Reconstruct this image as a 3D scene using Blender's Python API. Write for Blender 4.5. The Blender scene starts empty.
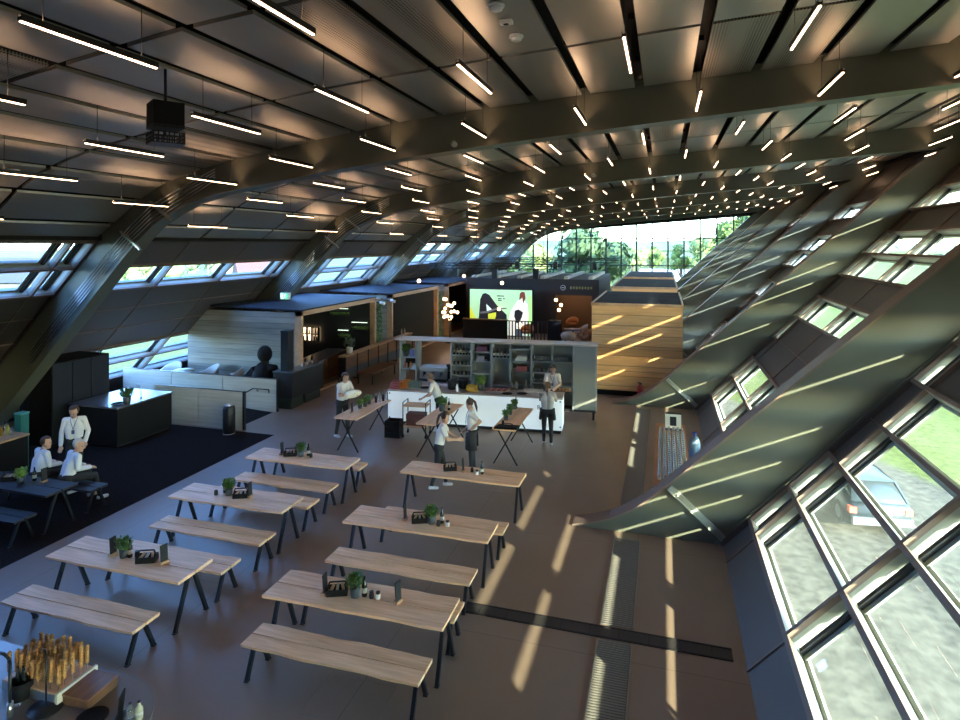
import bpy, bmesh, math, random
from mathutils import Vector, Matrix
random.seed(7)
C = bpy.context.scene.collection
SC = bpy.context.scene
PI = math.pi

# ------------------------------------------------------------------ camera, sky, sun, exposure
CAMH = 5.4; FPX = 610.0; HOR = 244.0
YAW = math.atan(184 / FPX); CA, SA = math.cos(YAW), math.sin(YAW)
cam = bpy.data.cameras.new('camera'); camo = bpy.data.objects.new('camera', cam); C.objects.link(camo)
camo.location = (0, 0, CAMH); camo.rotation_euler = (PI / 2, 0, YAW)
cam.sensor_width = 36; cam.lens = FPX / 960 * 36; cam.shift_y = -(360 - HOR) / 960
cam.clip_start = 0.05; cam.clip_end = 3000
SC.camera = camo
SUN_DIR = Vector((-1, .85, -.43)).normalized()
w = bpy.data.worlds.new('world'); SC.world = w; w.use_nodes = True
wn = w.node_tree.nodes; wl = w.node_tree.links
bgn = wn['Background']
sky = wn.new('ShaderNodeTexSky'); sky.sky_type = 'NISHITA'; sky.sun_disc = False
sky.sun_elevation = math.radians(24); sky.sun_rotation = math.atan2(-SUN_DIR.x, -SUN_DIR.y)
sky.air_density = 1.0; sky.dust_density = .4; sky.ozone_density = 3.0
tint = wn.new('ShaderNodeMix'); tint.data_type = 'RGBA'; tint.blend_type = 'MULTIPLY'; tint.inputs[0].default_value = 1; tint.inputs[7].default_value = (.88, .97, 1.08, 1)
wl.new(sky.outputs[0], tint.inputs[6]); wl.new(tint.outputs[2], bgn.inputs[0]); bgn.inputs[1].default_value = 3.2
sun = bpy.data.lights.new('sun', 'SUN'); sun.energy = 30; sun.color = (1, .93, .78); sun.angle = math.radians(.53)
suno = bpy.data.objects.new('sun', sun); C.objects.link(suno)
suno.rotation_euler = SUN_DIR.to_track_quat('-Z', 'Y').to_euler(); suno.location = (30, -20, 30)
SC.view_settings.view_transform = 'Standard'; SC.view_settings.look = 'None'
SC.view_settings.exposure = 0.78; SC.view_settings.gamma = 1; SC.view_settings.use_curve_mapping = False

# ------------------------------------------------------------------ geometry of the photograph
def ray(px, py):
    X = (px - 480) / FPX
    return Vector((X * CA - SA, X * SA + CA, -(py - HOR) / FPX))
def at(px, py, z=0.0):
    r = ray(px, py); t = (z - CAMH) / r.z
    return Vector((0, 0, CAMH)) + r * t
def atY(px, py, Y):
    r = ray(px, py)
    return Vector((0, 0, CAMH)) + r * (Y / r.y)
def lerp(a, b, t): return a + (b - a) * t

# ------------------------------------------------------------------ materials
MATS = {}
def mat(name, col, rough=.6, metal=0.0, emit=None, es=0.0, noise=None, bump=0.0, spec=.5, trans=0.0):
    """noise = (scale_xyz, amount, detail, kind)"""
    if name in MATS: return MATS[name]
    m = bpy.data.materials.new(name); m.use_nodes = True; MATS[name] = m
    n, l = m.node_tree.nodes, m.node_tree.links
    b = n['Principled BSDF']
    b.inputs['Base Color'].default_value = (*col, 1); b.inputs['Roughness'].default_value = rough
    b.inputs['Metallic'].default_value = metal; b.inputs['Specular IOR Level'].default_value = spec
    if trans: b.inputs['Transmission Weight'].default_value = trans
    if emit: b.inputs['Emission Color'].default_value = (*emit, 1); b.inputs['Emission Strength'].default_value = es
    if noise:
        sc, amt, det = noise[:3]
        tc = n.new('ShaderNodeTexCoord'); mp = n.new('ShaderNodeMapping'); mp.inputs['Scale'].default_value = sc
        nt = n.new('ShaderNodeTexNoise'); nt.inputs['Scale'].default_value = 1; nt.inputs['Detail'].default_value = det
        l.new(tc.outputs['Object'], mp.inputs[0]); l.new(mp.outputs[0], nt.inputs['Vector'])
        rp = n.new('ShaderNodeValToRGB')
        rp.color_ramp.elements[0].position = .3; rp.color_ramp.elements[1].position = .7
        rp.color_ramp.elements[0].color = (*[c * (1 - amt) for c in col], 1)
        rp.color_ramp.elements[1].color = (*[min(1, c * (1 + amt)) for c in col], 1)
        l.new(nt.outputs['Fac'], rp.inputs[0]); l.new(rp.outputs[0], b.inputs['Base Color'])
        if bump:
            bp = n.new('ShaderNodeBump'); bp.inputs['Strength'].default_value = bump; bp.inputs['Distance'].default_value = .02
            l.new(nt.outputs['Fac'], bp.inputs['Height']); l.new(bp.outputs[0], b.inputs['Normal'])
    return m

def wood_mat(name, c1, c2, axis=0, rough=.5, scale=1.0, planks=None):
    """grain along an axis; planks=(axis, pitch) darkens thin seams between boards"""
    if name in MATS: return MATS[name]
    m = bpy.data.materials.new(name); m.use_nodes = True; MATS[name] = m
    n, l = m.node_tree.nodes, m.node_tree.links; b = n['Principled BSDF']
    b.inputs['Roughness'].default_value = rough
    tc = n.new('ShaderNodeTexCoord'); mp = n.new('ShaderNodeMapping')
    s = [26 * scale] * 3; s[axis] = 1.6 * scale; mp.inputs['Scale'].default_value = s
    nt = n.new('ShaderNodeTexNoise'); nt.inputs['Scale'].default_value = 1; nt.inputs['Detail'].default_value = 5; nt.inputs['Distortion'].default_value = .6
    l.new(tc.outputs['Object'], mp.inputs[0]); l.new(mp.outputs[0], nt.inputs['Vector'])
    mp2 = n.new('ShaderNodeMapping'); s2 = [3.0 * scale] * 3; s2[axis] = .5 * scale; mp2.inputs['Scale'].default_value = s2
    n2 = n.new('ShaderNodeTexNoise'); n2.inputs['Scale'].default_value = 1; n2.inputs['Detail'].default_value = 2
    l.new(tc.outputs['Object'], mp2.inputs[0]); l.new(mp2.outputs[0], n2.inputs['Vector'])
    mx = n.new('ShaderNodeMath'); mx.operation = 'ADD'; l.new(nt.outputs['Fac'], mx.inputs[0]); l.new(n2.outputs['Fac'], mx.inputs[1])
    hf = n.new('ShaderNodeMath'); hf.operation = 'MULTIPLY'; hf.inputs[1].default_value = .5; l.new(mx.outputs[0], hf.inputs[0])
    rp = n.new('ShaderNodeValToRGB'); rp.color_ramp.elements[0].position = .36; rp.color_ramp.elements[1].position = .64
    rp.color_ramp.elements[0].color = (*c1, 1); rp.color_ramp.elements[1].color = (*c2, 1)
    l.new(hf.outputs[0], rp.inputs[0]); out = rp.outputs[0]
    if planks:
        ax, pitch = planks
        sp = n.new('ShaderNodeSeparateXYZ'); l.new(tc.outputs['Object'], sp.inputs[0])
        dv = n.new('ShaderNodeMath'); dv.operation = 'DIVIDE'; dv.inputs[1].default_value = pitch; l.new(sp.outputs[ax], dv.inputs[0])
        fr = n.new('ShaderNodeMath'); fr.operation = 'FRACT'; l.new(dv.outputs[0], fr.inputs[0])
        gt = n.new('ShaderNodeMath'); gt.operation = 'LESS_THAN'; gt.inputs[1].default_value = .05; l.new(fr.outputs[0], gt.inputs[0])
        fl = n.new('ShaderNodeMath'); fl.operation = 'FLOOR'; l.new(dv.outputs[0], fl.inputs[0])
        wn_ = n.new('ShaderNodeTexWhiteNoise'); wn_.noise_dimensions = '1D'; l.new(fl.outputs[0], wn_.inputs['W'])
        hv = n.new('ShaderNodeHueSaturation'); l.new(out, hv.inputs['Color'])
        mr = n.new('ShaderNodeMapRange'); mr.inputs[3].default_value = .8; mr.inputs[4].default_value = 1.15; l.new(wn_.outputs[0], mr.inputs[0])
        l.new(mr.outputs[0], hv.inputs['Value'])
        mix = n.new('ShaderNodeMix'); mix.data_type = 'RGBA'; l.new(gt.outputs[0], mix.inputs[0])
        l.new(hv.outputs[0], mix.inputs[6]); mix.inputs[7].default_value = (*[c * .45 for c in c1], 1)
        out = mix.outputs[2]
    l.new(out, b.inputs['Base Color'])
    return m

def glass_mat(name, tint=(.95, .98, .96), dust=0.06, gloss=.10):
    if name in MATS: return MATS[name]
    m = bpy.data.materials.new(name); m.use_nodes = True; MATS[name] = m
    n, l = m.node_tree.nodes, m.node_tree.links; n.remove(n['Principled BSDF'])
    out = n['Material Output']
    tr = n.new('ShaderNodeBsdfTransparent'); tr.inputs[0].default_value = (*tint, 1)
    gl = n.new('ShaderNodeBsdfGlossy'); gl.inputs['Roughness'].default_value = .02
    lw = n.new('ShaderNodeLayerWeight'); pw = n.new('ShaderNodeMath'); pw.operation = 'POWER'; pw.inputs[1].default_value = 4.5; l.new(lw.outputs['Facing'], pw.inputs[0])
    fr = n.new('ShaderNodeMath'); fr.operation = 'MULTIPLY_ADD'; fr.inputs[1].default_value = .4; fr.inputs[2].default_value = .012; l.new(pw.outputs[0], fr.inputs[0])
    m1 = n.new('ShaderNodeMixShader'); l.new(fr.outputs[0], m1.inputs[0]); l.new(tr.outputs[0], m1.inputs[1]); l.new(gl.outputs[0], m1.inputs[2])
    last = m1.outputs[0]
    if dust > 0:
        tc = n.new('ShaderNodeTexCoord'); mp = n.new('ShaderNodeMapping'); mp.inputs['Scale'].default_value = (2.2, .55, 2.2)
        nt = n.new('ShaderNodeTexNoise'); nt.inputs['Scale'].default_value = 1.6; nt.inputs['Detail'].default_value = 7; nt.inputs['Distortion'].default_value = 1.2
        l.new(tc.outputs['Object'], mp.inputs[0]); l.new(mp.outputs[0], nt.inputs['Vector'])
        mr = n.new('ShaderNodeMapRange'); mr.inputs[1].default_value = .3; mr.inputs[2].default_value = .75
        mr.inputs[3].default_value = dust * .45; mr.inputs[4].default_value = dust * 1.6; l.new(nt.outputs['Fac'], mr.inputs[0])
        df = n.new('ShaderNodeBsdfDiffuse'); df.inputs[0].default_value = (.76, .77, .64, 1)
        tl = n.new('ShaderNodeBsdfTranslucent'); tl.inputs[0].default_value = (.76, .77, .64, 1)
        ad = n.new('ShaderNodeMixShader'); ad.inputs[0].default_value = .5; l.new(df.outputs[0], ad.inputs[1]); l.new(tl.outputs[0], ad.inputs[2])
        m2 = n.new('ShaderNodeMixShader'); l.new(mr.outputs[0], m2.inputs[0]); l.new(last, m2.inputs[1]); l.new(ad.outputs[0], m2.inputs[2]); last = m2.outputs[0]
    l.new(last, out.inputs['Surface'])
    return m

M_STEEL = mat('painted_steel', (.112, .115, .086), .38, .0, noise=((.6, .6, .6), .1, 3), spec=.4)
M_STEELD = mat('bronze_steel', (.17, .115, .09), .55, .0)
M_REVEAL = mat('pale_frame', (.27, .285, .24), .5, .0)
M_SASH = mat('grey_sash', (.16, .175, .16), .5, .0)
M_PANEL = mat('wall_panel', (.075, .062, .054), .5, .0, noise=((.5, .5, .5), .12, 2))
M_CEIL = mat('ceiling_metal', (.34, .33, .295), .42, .65, noise=((.4, .4, .4), .08, 2))
M_CEILP = mat('ceiling_perforated', (.30, .275, .235), .45, .7)
M_VOID = mat('ceiling_void', (.006, .006, .006), .9)
M_BLACK = mat('black_metal', (.012, .013, .016), .45, .3)
M_BLACKM = mat('black_matt', (.008, .008, .009), .7, spec=.2)
M_DARK = mat('dark_grey', (.018, .018, .02), .65, spec=.3)
M_OAK = wood_mat('oak', (.64, .36, .18), (.96, .63, .38), 0, .5)
M_OAKY = wood_mat('oak_y', (.36, .20, .10), (.55, .35, .20), 1, .5)
M_PALE = wood_mat('pale_plywood', (.36, .32, .24), (.50, .45, .35), 0, .55, .6)
M_PLANK = wood_mat('planked_pine', (.56, .285, .11), (.80, .46, .20), 0, .5, .6, planks=(2, .36))
M_PLANKG = wood_mat('planked_grey', (.20, .19, .15), (.32, .30, .24), 0, .6, .6, planks=(2, .2))
M_WALNUT = wood_mat('walnut', (.10, .045, .022), (.24, .115, .055), 1, .45)
M_WHITE = mat('white', (.75, .76, .76), .5)
M_CREAM = mat('cream', (.72, .68, .55), .6)
M_STAIN = mat('stainless', (.5, .5, .5), .3, .9)
M_GLASS = glass_mat('window_glass', (.80, .90, 1.0), .0)  # bluish pane colour stands in for the blue of the skylight
M_GLASSF = glass_mat('dimmed_glass', (.60, .64, .63), .0)  # grey put into the pane colour to dim the bright sky behind
M_GLASSD = glass_mat('window_glass_dusty', (.84, .89, .83), .026)
M_GREEN = mat('leaf_green', (.07, .16, .035), .6, noise=((30, 30, 30), .5, 2))
M_GREENL = mat('leaf_light', (.16, .28, .06), .6, noise=((30, 30, 30), .5, 2))
M_POT = mat('pot_grey', (.055, .065, .075), .6)
M_BOTTLE = mat('dark_bottle', (.012, .014, .012), .12)
M_CLEAR = mat('clear_glass', (.86, .92, .88), .08, trans=.9, spec=.3)

# ------------------------------------------------------------------ mesh helpers
class MB:
    def __init__(s): s.v = []; s.f = []; s.m = []; s.sm = []
    def add(s, vs, fs, m=0, smooth=False):
        o = len(s.v); s.v += [tuple(v) for v in vs]
        for f in fs: s.f.append([i + o for i in f]); s.m.append(m); s.sm.append(smooth)
        return s
    def box(s, c, d, m=0, rz=0.0, ry=0.0, rx=0.0):
        x, y, z = d[0] / 2, d[1] / 2, d[2] / 2
        R = Matrix.Rotation(rz, 3, 'Z') @ Matrix.Rotation(ry, 3, 'Y') @ Matrix.Rotation(rx, 3, 'X'); c = Vector(c)
        vs = [c + R @ Vector((a * x, b * y, e * z)) for e in (-1, 1) for b in (-1, 1) for a in (-1, 1)]
        return s.add(vs, [(0, 2, 3, 1), (4, 5, 7, 6), (0, 1, 5, 4), (2, 6, 7, 3), (0, 4, 6, 2), (1, 3, 7, 5)], m)
    def bb(s, a, b, m=0):
        return s.box([(a[i] + b[i]) / 2 for i in range(3)], [abs(b[i] - a[i]) for i in range(3)], m)
    def prism(s, poly, ext, m=0, ms=None):
        """poly: 3-D points (planar), extruded by vector ext"""
        n = len(poly); ext = Vector(ext); P = [Vector(p) for p in poly]
        s.add(P + [p + ext for p in P], [tuple(range(n - 1, -1, -1)), tuple(range(n, 2 * n))], m)
        s.add(P + [p + ext for p in P], [(i, (i + 1) % n, n + (i + 1) % n, n + i) for i in range(n)], m if ms is None else ms)
        return s
    def tube(s, p, q, r, n=8, m=0, r2=None, cap=True, smooth=True):
        p, q = Vector(p), Vector(q); d = q - p
        if d.length < 1e-6: return s
        z = d.normalized(); x = z.orthogonal().normalized(); y = z.cross(x); r2 = r if r2 is None else r2
        vs = [p + (x * math.cos(2 * PI * i / n) + y * math.sin(2 * PI * i / n)) * r for i in range(n)]
        vs += [q + (x * math.cos(2 * PI * i / n) + y * math.sin(2 * PI * i / n)) * r2 for i in range(n)]
        s.add(vs, [(i, (i + 1) % n, n + (i + 1) % n, n + i) for i in range(n)], m, smooth)
        if cap: s.add(vs, [tuple(range(n - 1, -1, -1)), tuple(range(n, 2 * n))], m)
        return s
    def path(s, pts, r, n=6, m=0):
        for a, b in zip(pts, pts[1:]): s.tube(a, b, r, n, m)
        return s
    def bar(s, p, q, wx, wy, m=0, up=(0, 0, 1)):
        p, q = Vector(p), Vector(q); z = (q - p).normalized(); u = Vector(up)
        x = u.cross(z)
        if x.length < 1e-4: x = Vector((1, 0, 0)).cross(z)
        x.normalize(); y = z.cross(x)
        vs = [b + x * (a * wx / 2) + y * (c * wy / 2) for b in (p, q) for a, c in ((-1, -1), (1, -1), (1, 1), (-1, 1))]
        return s.add(vs, [(3, 2, 1, 0), (4, 5, 6, 7), (0, 1, 5, 4), (1, 2, 6, 5), (2, 3, 7, 6), (3, 0, 4, 7)], m)
    def lathe(s, prof, c=(0, 0, 0), n=14, m=0, smooth=True):
        c = Vector(c); vs = []
        for r, z in prof: vs += [c + Vector((r * math.cos(2 * PI * i / n), r * math.sin(2 * PI * i / n), z)) for i in range(n)]
        fs = [(k * n + i, k * n + (i + 1) % n, (k + 1) * n + (i + 1) % n, (k + 1) * n + i) for k in range(len(prof) - 1) for i in range(n)]
        s.add(vs, fs, m, smooth)
        if prof[0][0] > 1e-4: s.add(vs[:n], [tuple(range(n - 1, -1, -1))], m)
        if prof[-1][0] > 1e-4: s.add(vs[-n:], [tuple(range(n))], m)
        return s
    def ball(s, c, r, m=0, n=10, sc=(1, 1, 1)):
        prof = [(max(1e-5, math.sin(PI * k / n)) * r, -math.cos(PI * k / n) * r) for k in range(n + 1)]
        c = Vector(c); o = len(s.v); s.lathe(prof, (0, 0, 0), n + 2, m)
        for i in range(o, len(s.v)): v = s.v[i]; s.v[i] = (c.x + v[0] * sc[0], c.y + v[1] * sc[1], c.z + v[2] * sc[2])
        return s
    def quad(s, pts, m=0): return s.add(pts, [tuple(range(len(pts)))], m)
    def build(s, name, mats, parent=None, loc=None, rz=None):
        me = bpy.data.meshes.new(name); me.from_pydata(s.v, [], s.f)
        mats = mats if isinstance(mats, (list, tuple)) else [mats]
        for m in mats: me.materials.append(m)
        me.polygons.foreach_set('material_index', s.m); me.polygons.foreach_set('use_smooth', s.sm)
        bm = bmesh.new(); bm.from_mesh(me); bmesh.ops.remove_doubles(bm, verts=bm.verts, dist=1e-5)
        bmesh.ops.recalc_face_normals(bm, faces=bm.faces); bm.to_mesh(me); bm.free(); me.update()
        o = bpy.data.objects.new(name, me); C.objects.link(o)
        if parent is not None: o.parent = parent
        if loc is not None: o.location = loc
        if rz is not None: o.rotation_euler = (0, 0, rz)
        return o
def tag(o, label=None, cat=None, group=None, kind=None):
    if label: o['label'] = label
    if cat: o['category'] = cat
    if group: o['group'] = group
    if kind: o['kind'] = kind
    return o
def thing(name, label, cat, loc=(0, 0, 0), rz=0.0, group=None):
    o = bpy.data.objects.new(name, None); C.objects.link(o); o.empty_display_size = .2
    o.location = loc; o.rotation_euler = (0, 0, rz)
    return tag(o, label, cat, group)
def struct(mb, name, mats): return tag(mb.build(name, mats), kind='structure')
def text_mesh(body, name, size, m, parent, loc, rot=(PI / 2, 0, 0)):
    fc = bpy.data.curves.new('tmp_text', 'FONT'); fc.body = body; fc.size = size; fc.extrude = .004
    fo = bpy.data.objects.new('tmp_text', fc); C.objects.link(fo)
    me = bpy.data.meshes.new_from_object(fo.evaluated_get(bpy.context.evaluated_depsgraph_get()))
    bpy.data.objects.remove(fo); bpy.data.curves.remove(fc); me.name = name; me.materials.clear(); me.materials.append(m)
    o = bpy.data.objects.new(name, me); C.objects.link(o); o.parent = parent; o.location = loc; o.rotation_euler = rot; return o
def dup(root, loc, rz=0.0, label=None, group=None):
    def cp(o, par):
        c = o.copy(); C.objects.link(c)
        if par is not None: c.parent = par
        for ch in list(o.children): cp(ch, c)
        return c
    r = cp(root, None); r.location = loc; r.rotation_euler = (0, 0, rz)
    if label: r['label'] = label
    if group: r['group'] = group
    return r
ORD = ['first', 'second', 'third', 'fourth', 'fifth', 'sixth', 'seventh', 'eighth', 'ninth', 'tenth', 'eleventh', 'twelfth',
       'thirteenth', 'fourteenth', 'fifteenth', 'sixteenth', 'seventeenth', 'eighteenth', 'nineteenth', 'twentieth', 'twenty-first', 'twenty-second']

# ------------------------------------------------------------------ shell: frames, ceiling, inclined walls
FY = [-6.9, 2.4, 11.7, 21.0, 30.3, 39.6, 48.9, 58.2]          # front faces of the portal frames
FW = .42
RX0, RS = .86, 1.06                                            # right wall: z = RS (x - RX0)
LX0, LS = -13.6, .98                                           # left wall: z = 5.35 + LS (x - LX0)
PROF = [(9.35, 9.0), (4.59, 8.67), (2.25, 8.48), (-.43, 8.30), (-3.53, 8.08), (-5.3, 7.92), (-7.16, 7.66), (-8.7, 7.42), (-9.9, 7.20),
        (-10.8, 6.98), (-11.5, 6.74), (-12.1, 6.42), (-12.6, 6.05), (-13.5, 5.45)]
def ceilz(x):
    for (xa, za), (xb, zb) in zip(PROF, PROF[1:]):
        if xb <= x <= xa: return lerp(za, zb, (x - xa) / (xb - xa))
    return PROF[-1][1]
ARC = [0.0]
for (xa, za), (xb, zb) in zip(PROF, PROF[1:]): ARC.append(ARC[-1] + math.hypot(xa - xb, za - zb))
def arcpt(t):
    for i in range(len(ARC) - 1):
        if t <= ARC[i + 1] or i == len(ARC) - 2:
            u = (t - ARC[i]) / (ARC[i + 1] - ARC[i]); return (lerp(PROF[i][0], PROF[i + 1][0], u), lerp(PROF[i][1], PROF[i + 1][1], u))
def arc_of_x(x):
    for i in range(len(ARC) - 1):
        xa, xb = PROF[i][0], PROF[i + 1][0]
        if xb <= x <= xa: return lerp(ARC[i], ARC[i + 1], (x - xa) / (xb - xa))
A0 = arc_of_x(-.43); PITCH = .985
SLOTS = [A0 + k * PITCH for k in range(-9, 14)]
SLOTS = [a for a in SLOTS if -.05 < a < ARC[-1] - .2]

def portal(Yk, idx):
    y0, y1 = Yk, Yk + FW
    mb = MB()
    # inner outline (from right floor tip, up the fin, along the beam, down the left leg), then outer outline back
    inner = [(-1.68, 0), (-1.3, .085), (-.97, .2), (-.56, .42), (-.2, .70), (.05, .93), (.45, 1.31), (.86, 1.70), (1.62, 2.42), (2.6, 3.34), (3.69, 4.38),
             (5.12, 5.72), (6.3, 6.85), (7.0, 7.55), (7.6, 8.02), (8.0, 8.27), (4.59, 8.04), (2.25, 7.86), (-.43, 7.65), (-3.53, 7.39), (-5.3, 7.21), (-7.16, 6.99), (-8.8, 6.75), (-9.8, 6.60), (-10.6, 6.40),
             (-11.2, 6.15), (-11.75, 5.85), (-12.2, 5.48), (-12.7, 5.0), (-14.0, 3.68), (-15.95, 1.72), (-17.65, 0)]
    outer = [(-18.95, 0), (-16.9, 2.05), (-14.95, 4.0), (-13.72, 5.25), (-12.75, 6.15), (-12.1, 6.55), (-11.5, 6.86), (-10.8, 7.10), (-9.9, 7.32), (-8.7, 7.54), (-7.16, 7.78),
             (-5.3, 8.04), (-3.53, 8.2), (-.43, 8.42), (2.25, 8.6), (4.59, 8.79), (9.3, 9.1), (8.9, 8.55), (4.6, RS * (4.6 - RX0)), (RX0 + .02, .02), (RX0, 0)]
    poly = inner + outer
    bm = bmesh.new()
    vf = [bm.verts.new((x, y0 + .03, z)) for x, z in poly]; es = [bm.edges.new((vf[i], vf[(i + 1) % len(vf)])) for i in range(len(vf))]
    bmesh.ops.triangle_fill(bm, use_beauty=True, edges=es)
    me = bpy.data.meshes.new('tmp'); bm.to_mesh(me)
    vs = [tuple(v.co) for v in me.vertices]; fs = [tuple(p.vertices) for p in me.polygons]; bm.free(); bpy.data.meshes.remove(me)
    mb.add(vs, fs, 0); mb.add([(x, y1 - .03, z) for x, _, z in vs], fs, 0)
    # flanges: thin plates following the outlines, a little proud of the web
    def flange(pts, th, m):
        P = [Vector((x, 0, z)) for x, z in pts]; offs = []
        for i in range(len(P)):
            d = (P[min(i + 1, len(P) - 1)] - P[max(i - 1, 0)]).normalized(); offs.append(Vector((-d.z, 0, d.x)) * th)
        for i in range(len(P) - 1):
            a, b, c, d = P[i], P[i + 1], P[i + 1] + offs[i + 1], P[i] + offs[i]
            v8 = [Vector((q.x, y, q.z)) for y in (y0, y1) for q in (a, b, c, d)]
            mb.add(v8, [(3, 2, 1, 0), (4, 5, 6, 7), (0, 1, 5, 4), (1, 2, 6, 5), (2, 3, 7, 6), (3, 0, 4, 7)], m)
    flange(inner[:15], .035, 1); flange(inner[15:], .035, 0); flange(outer, .03, 0)
    o = struct(mb, 'roof_beam', [M_STEEL, M_STEELD])
    # stiffener across the fin foot
    st = MB(); a, b = Vector((.10, y0, .95)), Vector((1.02, y0, .14))
    st.bar(a, b, .1, .06, 0, up=(0, 1, 0)); d = (b - a).normalized(); nn = Vector((d.z, 0, -d.x))
    st.bar(a + nn * .05, b + nn * .05, .02, .14, 0, up=(0, 1, 0))
    for t in (.15, .85): st.tube(lerp(a, b, t) + Vector((0, -.09, 0)), lerp(a, b, t), .02, 6, 0)
    st.build('foot_stiffener', M_REVEAL, o)
    # conduits on the web of the left leg
    cd = MB()
    for k in range(5):
        off = .22 + k * .09
        line = [(-9.9, 7.28 - off * .7), (-10.9, 6.93 - off), (-11.75, 6.55 - off * 1.1), (-12.4, 6.05 - off * 1.1), (-13.1, 5.40 - off * 1.1), (-15.6, 2.92 - off * 1.1)]
        cd.path([(x, y0 - .015, z) for x, z in line], .012, 6, 0)
    for (x, z) in ((-11.4, 6.05), (-12.3, 5.35)):
        for k in range(7): cd.box((x - .28 + k * .08, y0 - .03, z + .30 - k * .055), (.03, .07, .17), 0, ry=-.75)
    cd.build('conduit_run', M_STAIN, o)
    return o
for i, y in enumerate(FY[1:]): portal(y, i)

# ceiling panels: one skin of separate panels, black slots between them
mb = MB(); lad = MB()
GAP, JG = .16, .10
edges_arc = [0.0] + SLOTS + [ARC[-1]]
def perforated(i, j): return (i * 7 + j * 13) % 11 in (0, 4)
for bi in range(len(FY) - 1):
    ys = [FY[bi] + FW + .02, FY[bi] + FW + 2.98, FY[bi] + FW + 5.93, FY[bi + 1] - .02]
    for ji in range(3):
        ya, yb = ys[ji] + JG / 2, ys[ji + 1] - JG / 2
        for si in range(len(edges_arc) - 1):
            a, b = edges_arc[si] + GAP / 2, edges_arc[si + 1] - GAP / 2
            if b - a < .15: continue
            cuts = [a] + [t for t in ARC if a + .02 < t < b - .02] + [b]
            for t0, t1 in zip(cuts, cuts[1:]):
                (xa, za), (xb, zb) = arcpt(t0), arcpt(t1)
                mb.prism([(xa, ya, za), (xb, ya, zb), (xb, ya, zb + .05), (xa, ya, za + .05)], (0, yb - ya, 0), 1 if perforated(si, bi * 3 + ji) else 0)
struct(mb, 'ceiling', [M_CEIL, M_CEILP])
n_, l_ = M_CEILP.node_tree.nodes, M_CEILP.node_tree.links
tc_ = n_.new('ShaderNodeTexCoord'); vo_ = n_.new('ShaderNodeTexVoronoi'); vo_.inputs['Scale'].default_value = 24; vo_.inputs['Randomness'].default_value = 0
rp_ = n_.new('ShaderNodeValToRGB'); rp_.color_ramp.elements[0].position = .30; rp_.color_ramp.elements[1].position = .36
rp_.color_ramp.elements[0].color = (.03, .028, .025, 1); rp_.color_ramp.elements[1].color = (.30, .275, .235, 1)
l_.new(tc_.outputs['Object'], vo_.inputs['Vector']); l_.new(vo_.outputs['Distance'], rp_.inputs[0]); l_.new(rp_.outputs[0], n_['Principled BSDF'].inputs['Base Color'])
mb = MB()
off = [(x, z + .42) for x, z in PROF]; off[0] = (9.9, 9.46); off[-1] = (-13.9, 5.9); off2 = [(x, z + .25) for x, z in off]
ring = off + off2[::-1]
mb.prism([(x, FY[0] - .3, z) for x, z in ring], (0, FY[-1] - FY[0] + .9, 0), 0)
mb.bb((9.25, FY[0] - .3, 8.88), (10.3, FY[-1] + .6, 9.5), 0); mb.bb((-14.3, FY[0] - .3, 5.49), (-13.3, FY[-1] + .6, 5.95), 0)
struct(mb, 'roof', [M_VOID])
mb = MB()                                                       # services seen inside the slots
for k, a in enumerate(SLOTS[2:-3]):
    x, z = arcpt(a)
    mb.bb((x - .03, FY[0], z + .30), (x + .03, FY[-1], z + .34))
    for y in range(-6, 57, 2): mb.bb((x - .04, y + (k % 3) * .6, z + .18), (x + .04, y + (k % 3) * .6 + .16, z + .26))
struct(mb, 'trim_ceiling_services', [M_BLACKM])

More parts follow.
